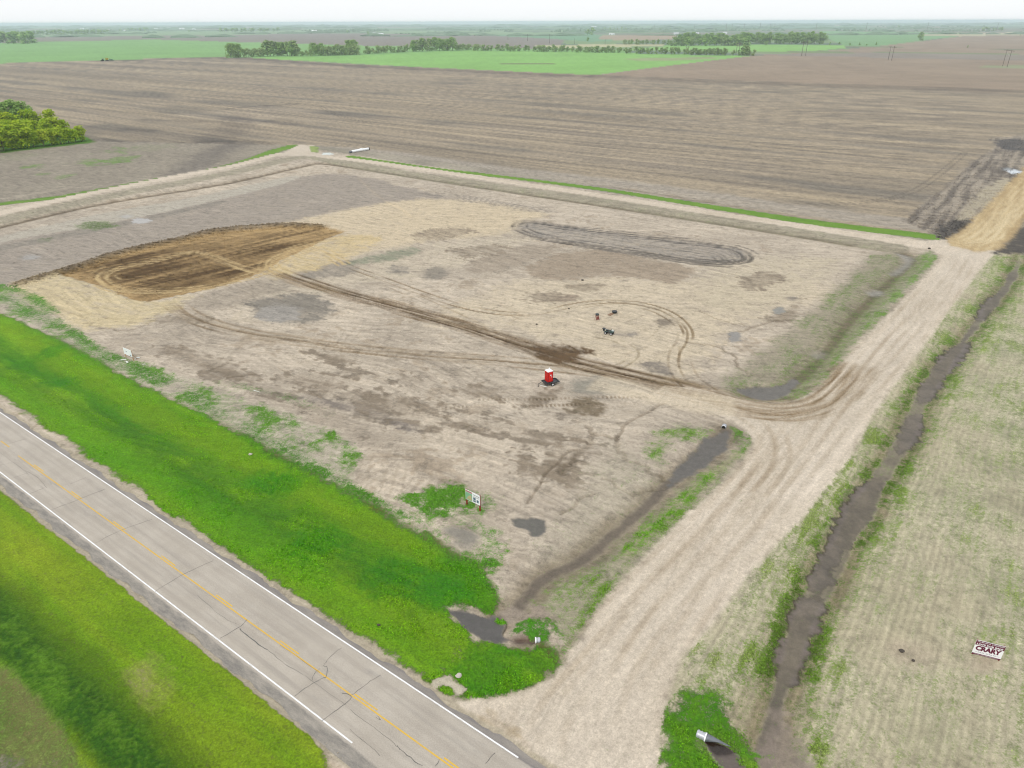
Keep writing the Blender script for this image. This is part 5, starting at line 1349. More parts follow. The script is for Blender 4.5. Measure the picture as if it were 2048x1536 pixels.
# ================================================================== farm sheds far off
M_SHEDW = simple('white sheet metal', (.78, .79, .80), .5, var=.06); M_SHEDR = simple('grey roof sheet', (.55, .56, .58), .45, var=.1); M_DOOR = simple('shed door', (.3, .31, .33), .6)
def shed(px, py, w, d, h, rot, label, group=None, roof=M_SHEDR):
    x, y = at(px, py)
    e = thing('farm_shed', (x, y, 0), rot, label, 'shed', group)
    MB().box((0, 0, h / 2), (w, d, h)).build('wall', M_SHEDW, e)
    r_ = MB(); ov = .5; hr = h + d * .28
    r_.add([(-w / 2 - ov, -d / 2 - ov, h - .15), (w / 2 + ov, -d / 2 - ov, h - .15), (w / 2 + ov, 0, hr), (-w / 2 - ov, 0, hr), (-w / 2 - ov, d / 2 + ov, h - .15), (w / 2 + ov, d / 2 + ov, h - .15)],
           [(0, 1, 2, 3), (3, 2, 5, 4), (0, 3, 4), (1, 5, 2), (0, 4, 5, 1)]); r_.build('roof', roof, e)
    MB().box((0, -d / 2 - .06, h * .4), (w * .25, .1, h * .8)).build('door', M_DOOR, e)
    return e
for px, py, w, d, h, lb in [(4, 69, 26, 14, 7, 'grey farm shed behind the dark wood at the left edge'), (165, 58.6, 30, 16, 6, 'white shed left of the far windbreak at upper left'), (251, 62.5, 20, 14, 7, 'white farmhouse-sized shed before the small grove'),
                            (312, 58.2, 34, 14, 5, 'long white shed, leftmost of three beyond the pale field'), (364, 58.5, 46, 20, 7, 'largest white shed beyond the pale field at upper left'), (388, 59.2, 30, 14, 5, 'white shed right of the largest one at upper left'),
                            (629, 64, 34, 16, 7, 'pale shed at the west end of the straw strip'), (749, 69.5, 18, 12, 6, 'white shed nearest the small tree by the straw strip'), (757, 70, 16, 12, 6, 'middle white shed by the straw strip'), (764, 69.5, 14, 10, 5, 'right-hand white shed by the straw strip'),
                            (1221, 70, 16, 10, 6, 'white house before the far block of trees'), (1226, 70, 12, 9, 5, 'smaller white shed right of the white house'), (1352, 70, 22, 12, 7, 'white building at the left end of the mid-distance wood'), (1393, 68, 22, 10, 5, 'white roofed shed behind the mid-distance wood'),
                            (1450, 67.5, 20, 10, 5, 'white sheet shed peeping over the mid-distance wood'), (1128, 53.5, 50, 22, 8, 'distant white shed above the lone twin trees'), (1188, 54.5, 60, 20, 6, 'long low white shed near the horizon right of centre'),
                            (1895, 46, 120, 50, 16, 'pale grain building close under the horizon at upper right'), (1902, 45.6, 40, 40, 30, 'tall pale silo block beside the grain building')]:
    shed(px, py, w, d, h, R.uniform(-.3, .3), lb, roof=M_SHEDW if px < 800 else M_SHEDR)

# ================================================================== power line structures
M_POLE = simple('weathered pole timber', tuple(S(112, 98, 88)), .9, var=.2)
M_POLEP = simple('pale steel brace', tuple(S(196, 190, 180)), .6)
def hframe(pA, pB, topA, label):
    a = at(*pA); b_ = at(*pB); h = height_at(pA[0], pA[1], topA)
    d = Vector((b_[0] - a[0], b_[1] - a[1], 0)); L = d.length; ux = d / L
    e = thing('transmission_tower', (a[0], a[1], 0), math.atan2(ux.y, ux.x), label, 'power pole')
    r_ = max(.26, a[1] * .00030)
    for x in (0, L): MB().tube([(x, 0, -.5), (x, 0, h)], [r_, r_ * .75], 8).build('pole', M_POLE, e)
    MB().box((L / 2, 0, h * .93), (L * 2.1, .35, .45)).build('crossarm', M_POLE, e)
    for s_ in (1, -1): MB().tube([(0, .2 * s_, h * (.62 if s_ > 0 else .84)), (L, .2 * s_, h * (.84 if s_ > 0 else .62))], .16, 6).build('brace', M_POLEP, e)
    for x in (-L * .5, L * .5, L * 1.5): MB().tube([(x, 0, h * .93 - .2), (x, 0, h * .93 - 2.2)], .14, 6).build('insulator', M_POLEP, e)
    return e
hframe((1603, 112), (1611, 111.5), 82, 'twin-pole power frame standing beyond the shelterbelt end')
hframe((1776, 120.5), (1783, 121), 92, 'middle twin-pole power frame standing in the right brown field')
hframe((2005, 132.5), (2014, 134.5), 98, 'nearest twin-pole power frame at the far right')
hframe((1472, 110), (1477.5, 110), 85, 'twin-pole power frame rising behind the shelterbelt end')
hframe((1372, 108), (1376, 108), 93, 'twin-pole power frame half hidden by the long shelterbelt')
for k, (px, py, tp, lb) in enumerate([(1732, 60, 15, 'distant pole left of the lone round tree'), (1854, 60, 16, 'distant pole right above the lone round tree'), (1994, 58, 12, 'distant pole above the upper right copse'), (1632, 59, 14, 'distant pole over the east block of the wood'),
                                      (1452, 60, 13, 'distant pole tallest above the wood front'), (1464, 57, 10, 'first of two paired distant poles above the wood'), (1488, 58, 11, 'distant pole right of the paired poles'), (1520, 58, 13, 'distant pole above the wood middle'),
                                      (1540, 56, 9, 'first of two close distant poles above the east block'), (1549, 56, 9, 'second of two close distant poles above the east block'), (1389, 58, 10, 'distant pole above the west wing of the wood'), (1099, 87, 19, 'tall thin pole between the shelterbelt and the green strip'),
                                      (1055, 82, 14, 'thin pole left of the tall thin one above the shelterbelt'), (1149, 88, 11, 'short thin pole above the shelterbelt near the small round tree'), (1016, 80, 10, 'thin pole above the western shelterbelt'), (1210, 89, 10, 'thin pole by the small straw strip'), (1308, 59, 10, 'thin distant pole over the thin far row')]):
    x, y = at(px, py); h = height_at(px, py, py - tp)
    e = thing('power_pole', (x, y, 0), R.uniform(-.3, .3) + .6, lb, 'power pole'); r_ = y * .00022
    MB().tube([(0, 0, -.3), (0, 0, h)], [r_, r_ * .8], 6).build('pole', M_POLE, e); MB().box((0, 0, h * .94), (3.2, r_, .3)).build('crossarm', M_POLE, e)

# ================================================================== for-sale signs
M_SW = simple('white sign board', (.88, .89, .90), .4, var=.03); M_SM = simple('maroon sign print', tuple(S(112, 18, 62)), .45, var=.05); M_POST = simple('red brown sign post', tuple(S(150, 52, 30)), .8, var=.2)
M_PINE = simple('raw timber', tuple(S(190, 140, 84)), .85, var=.2); M_BLACK = simple('dark print', tuple(S(60, 62, 72)), .5); M_GREYP = simple('grey print', tuple(S(120, 120, 128)), .5)
M_MAPG = simple('pale green map print', tuple(S(150, 205, 165)), .5, var=.25, scale=1.5); M_MAPY = simple('sand map print', tuple(S(214, 196, 150)), .5, var=.2, scale=2); M_MAPR = simple('rose print', tuple(S(214, 150, 150)), .5, var=.2); M_BLUE = simple('blue picture print', tuple(S(92, 120, 140)), .5, var=.4, scale=3)
def text_mesh(body, size, name, mat, parent, loc, wide=None, extr=.002, bold=0.0):
    cu = bpy.data.curves.new(name, 'FONT'); cu.body = body; cu.size = size; cu.extrude = extr; cu.offset = bold; cu.align_x = 'CENTER'; cu.align_y = 'CENTER'; cu.resolution_u = 2
    ob = bpy.data.objects.new(name, cu); COL.objects.link(ob); bpy.context.view_layer.update()
    dg = bpy.context.evaluated_depsgraph_get(); me = bpy.data.meshes.new_from_object(ob.evaluated_get(dg)); bpy.data.objects.remove(ob)
    xs = [v.co.x for v in me.vertices]; k = (wide / (max(xs) - min(xs))) if wide else 1
    cx_ = (max(xs) + min(xs)) / 2
    for v in me.vertices: x_, y_, z_ = v.co; v.co = ((x_ - cx_) * k, -z_ - .0, y_)
    me.materials.clear(); me.materials.append(mat)
    o = bpy.data.objects.new(name, me); COL.objects.link(o); o.parent = parent; o.location = loc
    return o
def sign_frame(pl, pr, label, h0, hb, postm, name='sale_sign', cat='sign', post_w=.1, over=0.0, inset=.1):
    """board stands between two ground points, face towards the camera; local x along the board, -y out of the face"""
    a = Vector((*at(*pl), 0)); b_ = Vector((*at(*pr), 0)); d = b_ - a; L = d.length
    zg = ground_z(a.x, a.y)
    e = thing(name, ((a.x + b_.x) / 2, (a.y + b_.y) / 2, zg), math.atan2(d.y, d.x), label, cat)
    for s_ in (-1, 1): MB().box((s_ * (L / 2 - inset), .085, (h0 + hb + over) / 2 - .15), (post_w, post_w, h0 + hb + over + .3)).build('post', postm, e)
    MB().box((0, 0, h0 + hb / 2), (L, .05, hb), bev=.008).build('board', M_SW, e)
    return e, L
e, L1 = sign_frame((1942, 1308), (1999.5, 1322.5), 'white and maroon real estate sign in the seeded plot at the lower right', .12, 1.86, M_POST)
S1 = e; F = -.030
MB().box((0, F, .12 + 1.86 - .30), (L1 - .02, .008, .59)).build('top_band', M_SM, e); MB().box((0, F, .12 + .09), (L1 - .02, .008, .17)).build('bottom_band', M_SM, e)
text_mesh('Tim Bernhardt  218.230.0439', .2, 'agent_line', M_SW, e, (0, F - .008, 1.84), L1 * .93, bold=.002); text_mesh('LOTS FOR SALE', .24, 'headline', M_SW, e, (0, F - .008, 1.54), L1 * .90, bold=.010)
text_mesh('CRARY', .78, 'company_name', M_SM, e, (0, F - .004, .98), L1 * .88, bold=.042); text_mesh('REAL ESTATE', .17, 'company_line', M_GREYP, e, (0, F - .004, .50), L1 * .62); text_mesh('www.craryrealestate.com', .12, 'web_line', M_SW, e, (0, F - .008, .21), L1 * .8)
for x in (-L1 * .38, L1 * .38): MB().box((x, F, .50), (L1 * .1, .008, .02)).build('rule', M_GREYP, e)
e, L2 = sign_frame((932, 1009), (960.5, 1023), 'white development sign with green map and pictures on red posts in weeds', .95, 1.55, M_POST, name='development_sign', post_w=.16)
MB().box((-L2 * .255, F, .95 + .64), (L2 * .46, .008, 1.16)).build('map_panel', M_MAPG, e)
MB().add([(-L2 * .42, F - .007, 1.15), (-L2 * .06, F - .007, 1.12), (-L2 * .1, F - .007, 1.9), (-L2 * .25, F - .007, 1.75)], [(0, 1, 2, 3)]).build('map_parcel', M_MAPY, e)
MB().box((-L2 * .25, F, .95 + 1.38), (L2 * .47, .008, .26)).build('map_title_band', M_MAPR, e)
for x, z, w, h in [(.13, 1.62, .17, .36), (.13, 1.26, .17, .24), (.35, 1.42, .14, .42)]: MB().box((L2 * x, F, z), (L2 * w, .008, h)).build('picture_panel', M_BLUE, e)
text_mesh('FOR SALE', .2, 'headline', M_BLACK, e, (L2 * .25, F - .004, 2.18), L2 * .42, bold=.004); text_mesh('LOTS', .14, 'subline', M_BLACK, e, (-L2 * .25, F - .01, 2.33), L2 * .3)
for z in (1.96, 1.88): MB().box((L2 * .25, F, z), (L2 * .38, .008, .03)).build('text_line', M_GREYP, e)
e, L3 = sign_frame((251, 714.5), (267, 721.5), 'small blank-looking white sign on raw timber legs above the highway grass', .75, 1.35, M_PINE, name='small_sale_sign')
MB().box((-L3 * .15, F, 1.45), (.34, .008, .13)).build('print_mark', M_BLUE, e); MB().box((L3 * .32, F, 1.0), (.4, .008, .2)).build('corner_print', M_BLUE, e)
for s_ in (-1, 1): MB().tube([(s_ * (L3 / 2 - .1), .09, 1.2), (s_ * (L3 / 2 - .1), .9, -.05)], .045, 6).build('brace', M_PINE, e)
M_SHEET = simple('pale litter sheet', (.72, .74, .68), .6, var=.15)
def litter(px, py, w, d, rot, label, name='litter_sheet', mat=M_SHEET, h=.06, z=0.0):
    x, y = at(px, py); zz = ground_z(x, y)
    mb = MB(); mb.add([(-w / 2, -d / 2, .05), (w / 2, -d / 2, .02 + h), (w / 2, d / 2, .05), (-w / 2, d / 2, .03 + h * .7), (0, 0, .04 + h * 1.2)], [(0, 1, 4), (1, 2, 4), (2, 3, 4), (3, 0, 4)])
    mb.add([(-w / 2, -d / 2, .03), (w / 2, -d / 2, .0 + h), (w / 2, d / 2, .03), (-w / 2, d / 2, .01 + h * .7)], [(3, 2, 1, 0)])
    o = mb.build(name, mat); o.location = (x, y, zz + z); o.rotation_euler = (0, 0, rot); return tag(o, label, 'litter')
litter(247, 720, 1.0, .3, .2, 'pale scrap lying left of the small white sign'); litter(254, 724, .9, .3, -.9, 'greenish white scrap below the small white sign'); litter(275, 716, .8, .5, .4, 'rounded white scrap right of the small white sign'); litter(289, 729, .7, .12, .1, 'thin pale strip in grass right of the small sign')
litter(514, 783, 1.6, .10, -.5, 'thin white pipe offcut at the edge of the weeds', name='pipe_offcut')

# ================================================================== portable toilet and its trailer
M_RED = simple('red moulded plastic', tuple(S(248, 40, 34)), .4, var=.07, scale=2); M_REDD = simple('dark red plastic rib', tuple(S(186, 20, 20)), .45); M_ROOFW = simple('white moulded roof', (.8, .8, .8), .4, var=.04)
M_STEEL = simple('dark steel', tuple(S(66, 68, 70)), .6, var=.25); M_TYRE = simple('tyre rubber', tuple(S(52, 52, 54)), .85, var=.2); M_RIM = simple('pale rim', (.62, .62, .63), .4)
tx, ty = at(1100, 768); TZ = ground_z(tx, ty); TR = math.radians(22)
tr_ = thing('utility_trailer', (tx, ty, TZ), TR, 'small dark flatbed trailer carrying the red portable toilet', 'trailer')
MB().box((0, 0, .50), (2.6, 1.55, .10), bev=.02).build('deck', M_STEEL, tr_)
fr_ = MB()
for y_ in (-.75, .75): fr_.box((0, y_, .60), (2.7, .07, .12))
for x_ in (-1.32, 1.32): fr_.box((x_, 0, .60), (.07, 1.5, .12))
fr_.build('side_rail', M_STEEL, tr_)
MB().tube([(-1.3, .5, .48), (-2.3, 0, .46)], .045, 6).tube([(-1.3, -.5, .48), (-2.3, 0, .46)], .045, 6).build('drawbar', M_STEEL, tr_)
MB().tube([(-2.25, 0, .5), (-2.25, 0, -.02)], .035, 6).box((-2.25, 0, 0.01), (.25, .25, .04)).build('jockey_stand', M_STEEL, tr_)
for y_ in (-.88, .88):
    w_ = MB().wheel((.1, y_, .32), .32, .2, (0, 1, 0)).build('wheel', M_TYRE, tr_); MB().wheel((.1, y_ + (.09 if y_ > 0 else -.09), .32), .17, .06, (0, 1, 0), 10).build('rim', M_RIM, w_)
    MB().box((.1, y_, .70), (.95, .26, .05), bev=.02).build('mudguard', M_STEEL, tr_)
MB().box((1.45, 0, .50), (.3, 1.5, .05)).build('tail_step', M_STEEL, tr_)
lx, ly = tx + math.cos(TR) * -.25, ty + math.sin(TR) * -.25
pt_ = thing('portable_toilet', (lx, ly, TZ + .56), TR + math.radians(8), 'bright red portable toilet with white roof standing on the small trailer', 'toilet')
MB().box((0, 0, .07), (1.14, 1.14, .14), bev=.02).build('base_skid', M_STEEL, pt_)
MB().box((0, 0, 1.12), (1.06, 1.06, 1.96), bev=.05).build('cabin', M_RED, pt_)
MB().box((0, -.55, 1.08), (.72, .05, 1.78), bev=.015).build('door', M_RED, pt_)
rb = MB()
for x_ in (-.46, .46):
    rb.box((x_, -.545, 1.1), (.07, .06, 1.9)); rb.box((x_, .545, 1.1), (.07, .05, 1.9))
for s_ in (-1, 1):
    for y_ in (-.44, -.15, .15, .44): rb.box((s_ * .545, y_, 1.1), (.05, .06, 1.86))
rb.build('corner_rib', M_REDD, pt_)
MB().box((.22, -.59, 1.1), (.10, .03, .16)).build('latch', M_ROOFW, pt_)
MB().box((0, -.60, 1.45), (.28, .012, .2)).build('door_notice', M_ROOFW, pt_)
rf = MB(); rf.box((0, 0, 2.13), (1.14, 1.14, .08), bev=.02)
rf.add([(-.54, -.54, 2.17), (.54, -.54, 2.17), (.54, .54, 2.17), (-.54, .54, 2.17), (-.32, -.32, 2.33), (.32, -.32, 2.33), (.32, .32, 2.33), (-.32, .32, 2.33)], [(0, 1, 5, 4), (1, 2, 6, 5), (2, 3, 7, 6), (3, 0, 4, 7), (4, 5, 6, 7)])
rf.build('roof', M_ROOFW, pt_); MB().tube([(.3, .3, 2.2), (.3, .3, 2.48)], .06, 8).build('vent_pipe', M_ROOFW, pt_)
for s_ in (-1, 1): MB().box((s_ * .578, 0, 1.75), (.012, .6, .14)).build('vent_grille', M_REDD, pt_)
px_ = at(1086.5, 772.5); o = MB().box((0, 0, .05), (1.25, .22, .05), bev=.01).build('timber_plank', simple('pale plank', (.75, .72, .66), .7)); o.location = (*px_, ground_z(*px_)); o.rotation_euler = (0, 0, -.5); tag(o, 'short pale plank on the soil in front of the trailer', 'plank')

# ================================================================== quad bike
M_TEAL = simple('dark green quad plastic', tuple(S(44, 74, 68)), .35, var=.15); M_SEAT = simple('black seat vinyl', tuple(S(40, 42, 44)), .5); M_CHROME = simple('bright metal', (.6, .66, .66), .3, .6)
ax_, ay_ = at(1218, 668); q_ = thing('quad_bike', (ax_, ay_, ground_z(ax_, ay_)), math.radians(-28), 'dark green quad bike with rear-mounted spreader parked on the bare lot', 'quad bike')
for x_ in (-.62, .62):
    for y_ in (-.46, .46):
        w_ = MB().wheel((x_, y_, .31), .31, .26, (0, 1, 0)).build('wheel', M_TYRE, q_); MB().wheel((x_, y_ + (.12 if y_ > 0 else -.12), .31), .14, .05, (0, 1, 0), 10).build('rim', M_RIM, w_)
        MB().box((x_, y_, .68), (.78, .34, .07), bev=.03).build('mudguard', M_TEAL, q_)
MB().box((0, 0, .45), (1.5, .34, .34), bev=.08).build('chassis', M_STEEL, q_)
MB().box((.62, 0, .76), (.62, .66, .26), bev=.11).build('bonnet', M_TEAL, q_); MB().box((.1, 0, .82), (.5, .32, .2), bev=.08).build('tank_cover', M_TEAL, q_)
MB().box((-.35, 0, .84), (.72, .36, .16), bev=.06).build('seat', M_SEAT, q_)
MB().tube([(.36, -.40, 1.08), (.42, -.18, 1.10), (.44, 0, 1.05), (.42, .18, 1.10), (.36, .40, 1.08)], .025, 6).tube([(.44, 0, 1.05), (.55, 0, .8)], .03, 6).build('handlebar', M_SEAT, q_)
rk = MB()
for y_ in (-.3, -.1, .1, .3): rk.tube([(.55, y_, .95), (.95, y_, .93)], .014, 5); rk.tube([(-.95, y_, .86), (-.55, y_, .86)], .014, 5)
for x_ in (.55, .75, .95, -.95, -.55): rk.tube([(x_, -.34, .94 if x_ > 0 else .86), (x_, .34, .94 if x_ > 0 else .86)], .014, 5)
rk.build('rack', M_CHROME, q_)
for y_ in (-.2, .2): MB().tube([(.92, y_, .72), (.97, y_, .72)], .08, 10).build('headlight', M_CHROME, q_)
sp = MB().tube([(-1.15, 0, .62), (-1.15, 0, .95), (-1.15, 0, 1.08)], [.14, .34, .36], 12).build('spreader_hopper', M_SEAT, q_); MB().wheel((-1.15, 0, .55), .22, .05, (0, 0, 1), 12).build('spinner', M_STEEL, sp)
MB().box((-1.0, 0, .55), (.3, .1, .08)).build('mounting_arm', M_STEEL, q_)

# dark topped rusty stand and the tub beside it
M_RUST = simple('rusty red steel', tuple(S(140, 78, 66)), .8, var=.3, scale=5); M_TUB = simple('dark rubber tub', tuple(S(46, 58, 60)), .6)
bx_, by_ = at(1194, 640); st_ = thing('barrel_stand', (bx_, by_, ground_z(bx_, by_)), .3, 'rusty red stand with a dark round tub on top, left of the loose tub', 'stand')
for x_ in (-.32, .32):
    for y_ in (-.3, .3): MB().tube([(x_ * 1.15, y_ * 1.15, -.05), (x_ * .8, y_ * .8, 1.05)], .04, 6).build('leg', M_RUST, st_)
MB().box((0, -.33, .55), (.6, .04, .75)).box((0, .33, .55), (.6, .04, .12)).build('side_plate', M_RUST, st_); MB().box((0, 0, 1.07), (.66, .6, .05)).build('shelf', M_RUST, st_)
MB().tube([(0, 0, 1.1), (0, 0, 1.3), (0, 0, 1.36)], [.36, .40, .44], 14).build('tub', M_TUB, st_)
bx_, by_ = at(1229, 626); tb_ = thing('feed_tub', (bx_, by_, ground_z(bx_, by_)), 0, 'low dark round tub lying alone on the bare lot beside a brown board', 'tub')
MB().tube([(0, 0, 0), (0, 0, .34), (0, 0, .42)], [.44, .55, .60], 16).build('bowl', M_TUB, tb_); MB().tube([(0, 0, .40), (0, 0, .45)], [.62, .62], 16).build('lid', M_SEAT, tb_)
bx_, by_ = at(1221.5, 629); o = MB().box((0, 0, .06), (1.5, .8, .06), bev=.01).build('plywood_board', simple('brown board', tuple(S(150, 118, 92)), .8)); o.location = (bx_, by_, ground_z(bx_, by_)); o.rotation_euler = (0, 0, .9); tag(o, 'weathered brown board flat on the soil by the low dark tub', 'board')
# loose clods and marker stakes that show as small specks
for k, (px, py, sz, lb) in enumerate([(1803, 1302, .28, 'grey stone beside the bare scuffed circle in the plot'), (1826, 1322, .2, 'small dark clod in the bare scuffed circle in the plot'), (1858, 498, .45, 'dark clod at the bend of the back gravel road'), (1165, 561, .35, 'dark clod on the pale cut in the middle of the lot'),
                                      (1073, 649, .25, 'small dark clod left of the rusty stand'), (758, 1252, .22, 'dark tuft-like clod in the verge above the highway'), (918, 1355, .35, 'pinkish stone in the green verge by the road mouth'), (500, 905, .3, 'white stone in the highway verge'), (1138, 618, .25, 'small dark clod on the upper curving track')]):
    x, y = at(px, py); rr = random.Random(k); vs = []; fs = []
    for j in range(5):
        t = math.pi * j / 4 - math.pi / 2
        for i_ in range(8): a = 2 * math.pi * i_ / 8; rr_ = sz * rr.uniform(.75, 1.2); vs.append((math.cos(a) * math.cos(t) * rr_, math.sin(a) * math.cos(t) * rr_ * .8, math.sin(t) * sz * .6 + sz * .35))
    for j in range(4):
        for i_ in range(8): fs.append((j * 8 + i_, j * 8 + (i_ + 1) % 8, (j + 1) * 8 + (i_ + 1) % 8, (j + 1) * 8 + i_))
    o = MB().add(vs, fs).build('stone' if 'stone' in lb else 'soil_clod', simple('stone %d' % k, tuple(S(*((210, 200, 190) if 'white' in lb or 'pink' in lb else (84, 76, 68)))), .9)); o.location = (x, y, ground_z(x, y)); tag(o, lb, 'stone' if 'stone' in lb else 'clod')

# ================================================================== culverts and pipes
M_GALV = simple('galvanised corrugated steel', (.46, .47, .50), .4, .3, var=.12, scale=8); M_GALD = simple('dull galvanised sheet', tuple(S(128, 132, 138)), .5, .4, var=.25, scale=3); M_INS = simple('dark culvert inside', tuple(S(40, 36, 32)), .9)
def corrugated(L, r_, n_=16, pitch=.12, amp=.02):
    k = int(L / pitch * 2); return [(-L + L * q / k, 0, 0) for q in range(k + 1)], [r_ + (amp if q % 2 else -amp) for q in range(k + 1)]
def culvert(px, py, dx, dy, r_, L, label, flare=0.0, z=0.0, name='culvert_pipe'):
    """dx, dy: direction the mouth faces, on the ground"""
    x, y = at(px, py); a = math.atan2(dy, dx)
    e = thing(name, (x, y, z), a, label, 'culvert')
    p_, rs = corrugated(L, r_, pitch=.26, amp=.035); MB().tube(p_, rs, 16, caps=False).build('pipe', M_GALV, e, True)
    MB().tube([(-L, 0, 0), (-.02, 0, 0)], [r_ * .9, r_ * .9], 16, caps=True).build('dark_mouth', M_INS, e)
    MB().tube([(-.06, 0, 0), (.06, 0, 0)], r_ * 1.12, 16, caps=False).build('rim_band', M_SW, e)
    if flare:
        fl = MB(); vs = []; fs = []; n1_, n2_ = 9, 17
        for i_ in range(n1_):
            t = i_ / (n1_ - 1); X0 = flare * t; a1_ = 250 - 170 * t ** .6; rr_ = r_ * 1.08 * (1 - .88 * t)
            for j in range(n2_):
                an = math.radians(-70 + (a1_ + 70) * j / (n2_ - 1)); vs.append((X0, math.cos(an) * rr_ + r_ * .8 * t, math.sin(an) * rr_ - .16 * t))
        for i_ in range(n1_ - 1):
            for j in range(n2_ - 1): fs.append((i_ * n2_ + j, i_ * n2_ + j + 1, (i_ + 1) * n2_ + j + 1, (i_ + 1) * n2_ + j))
        fl.add(vs, fs); o = fl.build('flared_end', M_GALD, e, True)
        s_ = o.modifiers.new('thickness', 'SOLIDIFY'); s_.thickness = .03
    return e
d1 = np.array(at(1460, 1497)) - np.array(at(1405, 1472))
culvert(1411, 1476, d1[0], d1[1], .36, .8, 'corrugated culvert with dark flared end in the grass at the bottom right', flare=2.2, z=.10)
d2 = np.array(at(1060, 1285)) - np.array(at(1086, 1284))
culvert(1071, 1283, d2[0], d2[1], .30, .5, 'short white corrugated pipe end above the reddish cut by the pond', z=.15)
d3 = np.array(at(1440, 872)) - np.array(at(1450, 850))
culvert(1447, 857, d3[0], d3[1], .34, .8, 'round culvert end with white rim above the mud of the lot ditch', z=.15)
pA = np.array(at(704, 305.5)); pB = np.array(at(737, 300)); dd = pB - pA; Lp = float(np.linalg.norm(dd))
e = thing('drain_pipe', (pA[0], pA[1], ground_z(*pA)), math.atan2(dd[1], dd[0]), 'long white drainage pipe with dark ends lying beside the back gravel road', 'pipe')
k = int(Lp / .5); MB().tube([(Lp * q / k, 0, .62) for q in range(k + 1)], [.60 + (.035 if q % 2 else -.035) for q in range(k + 1)], 14).build('pipe', M_SW, e, True)
MB().tube([(-1.6, -.1, .5), (.1, 0, .6)], .45, 12).build('dark_end', M_GALD, e); MB().tube([(Lp - .1, 0, .62), (Lp + .5, 0, .62)], .62, 12).build('end_cap', M_INS, e); MB().box((Lp * .58, .2, 1.25), (1.6, .5, .3)).build('saddle', M_SW, e)

# ================================================================== tractor, grain cart and seeder at the far green field
M_TG = simple('tractor green', tuple(S(40, 96, 70)), .4); M_GL = simple('cab glass', tuple(S(40, 60, 66)), .2); M_YEL = simple('yellow tank', tuple(S(226, 206, 60)), .5); M_SEED = simple('seeder green', tuple(S(60, 106, 90)), .5)
gx_, gy_ = at(205.5, 122.2); tl = math.atan2(U[1], U[0])
fa = math.atan2(*(lambda v: (v[1], v[0]))(np.array(at(230, 121.2)) - np.array(at(203, 122.5))))
e = thing('farm_tractor', (gx_, gy_, 0), fa, 'green tractor pulling the yellow cart on the far field edge', 'tractor')
MB().box((-1.6, 0, 1.5), (2.4, 1.1, 1.1), bev=.15).build('bonnet', M_TG, e); MB().box((.6, 0, 2.6), (1.8, 1.8, 1.9), bev=.2).build('cab', M_GL, e); MB().box((.6, 0, 3.6), (2.0, 2.0, .16)).build('roof', M_TG, e); MB().box((-.2, 0, 1.1), (4.4, .9, .5)).build('chassis', M_TG, e)
for x_, r_, y_ in ((-2.2, .75, 1.05), (-2.2, .75, -1.05), (.9, 1.05, 1.3), (.9, 1.05, -1.3)): MB().wheel((x_, y_, r_), r_, .6, (0, 1, 0)).build('wheel', M_TYRE, e)
gx_, gy_ = at(214.5, 121.8)
e = thing('air_seeder_cart', (gx_, gy_, 0), fa, 'yellow tank cart between the green tractor and the seeder', 'cart')
t_ = MB(); t_.add([(-2.6, -1.4, 4.2), (2.6, -1.4, 4.2), (2.6, 1.4, 4.2), (-2.6, 1.4, 4.2), (-1.2, -.6, 1.4), (1.4, -.6, 1.4), (1.4, .6, 1.4), (-1.2, .6, 1.4)], [(0, 1, 2, 3), (0, 4, 5, 1), (1, 5, 6, 2), (2, 6, 7, 3), (3, 7, 4, 0), (4, 7, 6, 5)]); t_.build('tank', M_YEL, e)
MB().box((0, 0, 4.3), (4.4, 1.8, .25), bev=.08).build('lid', M_YEL, e); MB().box((0, 0, 1.2), (4.0, .5, .4)).tube([(-2, 0, 1.2), (-4.2, 0, .9)], .12, 6).build('frame', M_TG, e)
for x_, y_ in ((-1.2, 1.3), (-1.2, -1.3), (1.5, 1.3), (1.5, -1.3)): MB().wheel((x_, y_, .8), .8, .55, (0, 1, 0)).build('wheel', M_TYRE, e)
gx_, gy_ = at(224, 121.6)
e = thing('seed_drill', (gx_, gy_, 0), fa, 'wide dark green seed drill at the rear of the tractor train', 'seeder')
MB().box((0, 0, 1.3), (3.6, 11, .35)).build('frame', M_SEED, e); MB().box((-1.4, 2.6, 2.0), (.3, 4.2, 1.0), ).box((-1.4, -2.6, 2.0), (.3, 4.2, 1.0)).build('wing_frame', M_SEED, e); MB().tube([(-1.8, 0, 1.2), (-4.5, 0, .9)], .12, 6).build('drawbar', M_SEED, e)
for k in range(10): MB().tube([(1.2, -5 + k * 1.1, 1.3), (1.6, -5 + k * 1.1, .1)], .06, 5).build('shank', M_STEEL, e)
for y_ in (-4, -1.4, 1.4, 4): MB().wheel((-1.0, y_, .5), .5, .35, (0, 1, 0)).build('wheel', M_TYRE, e)

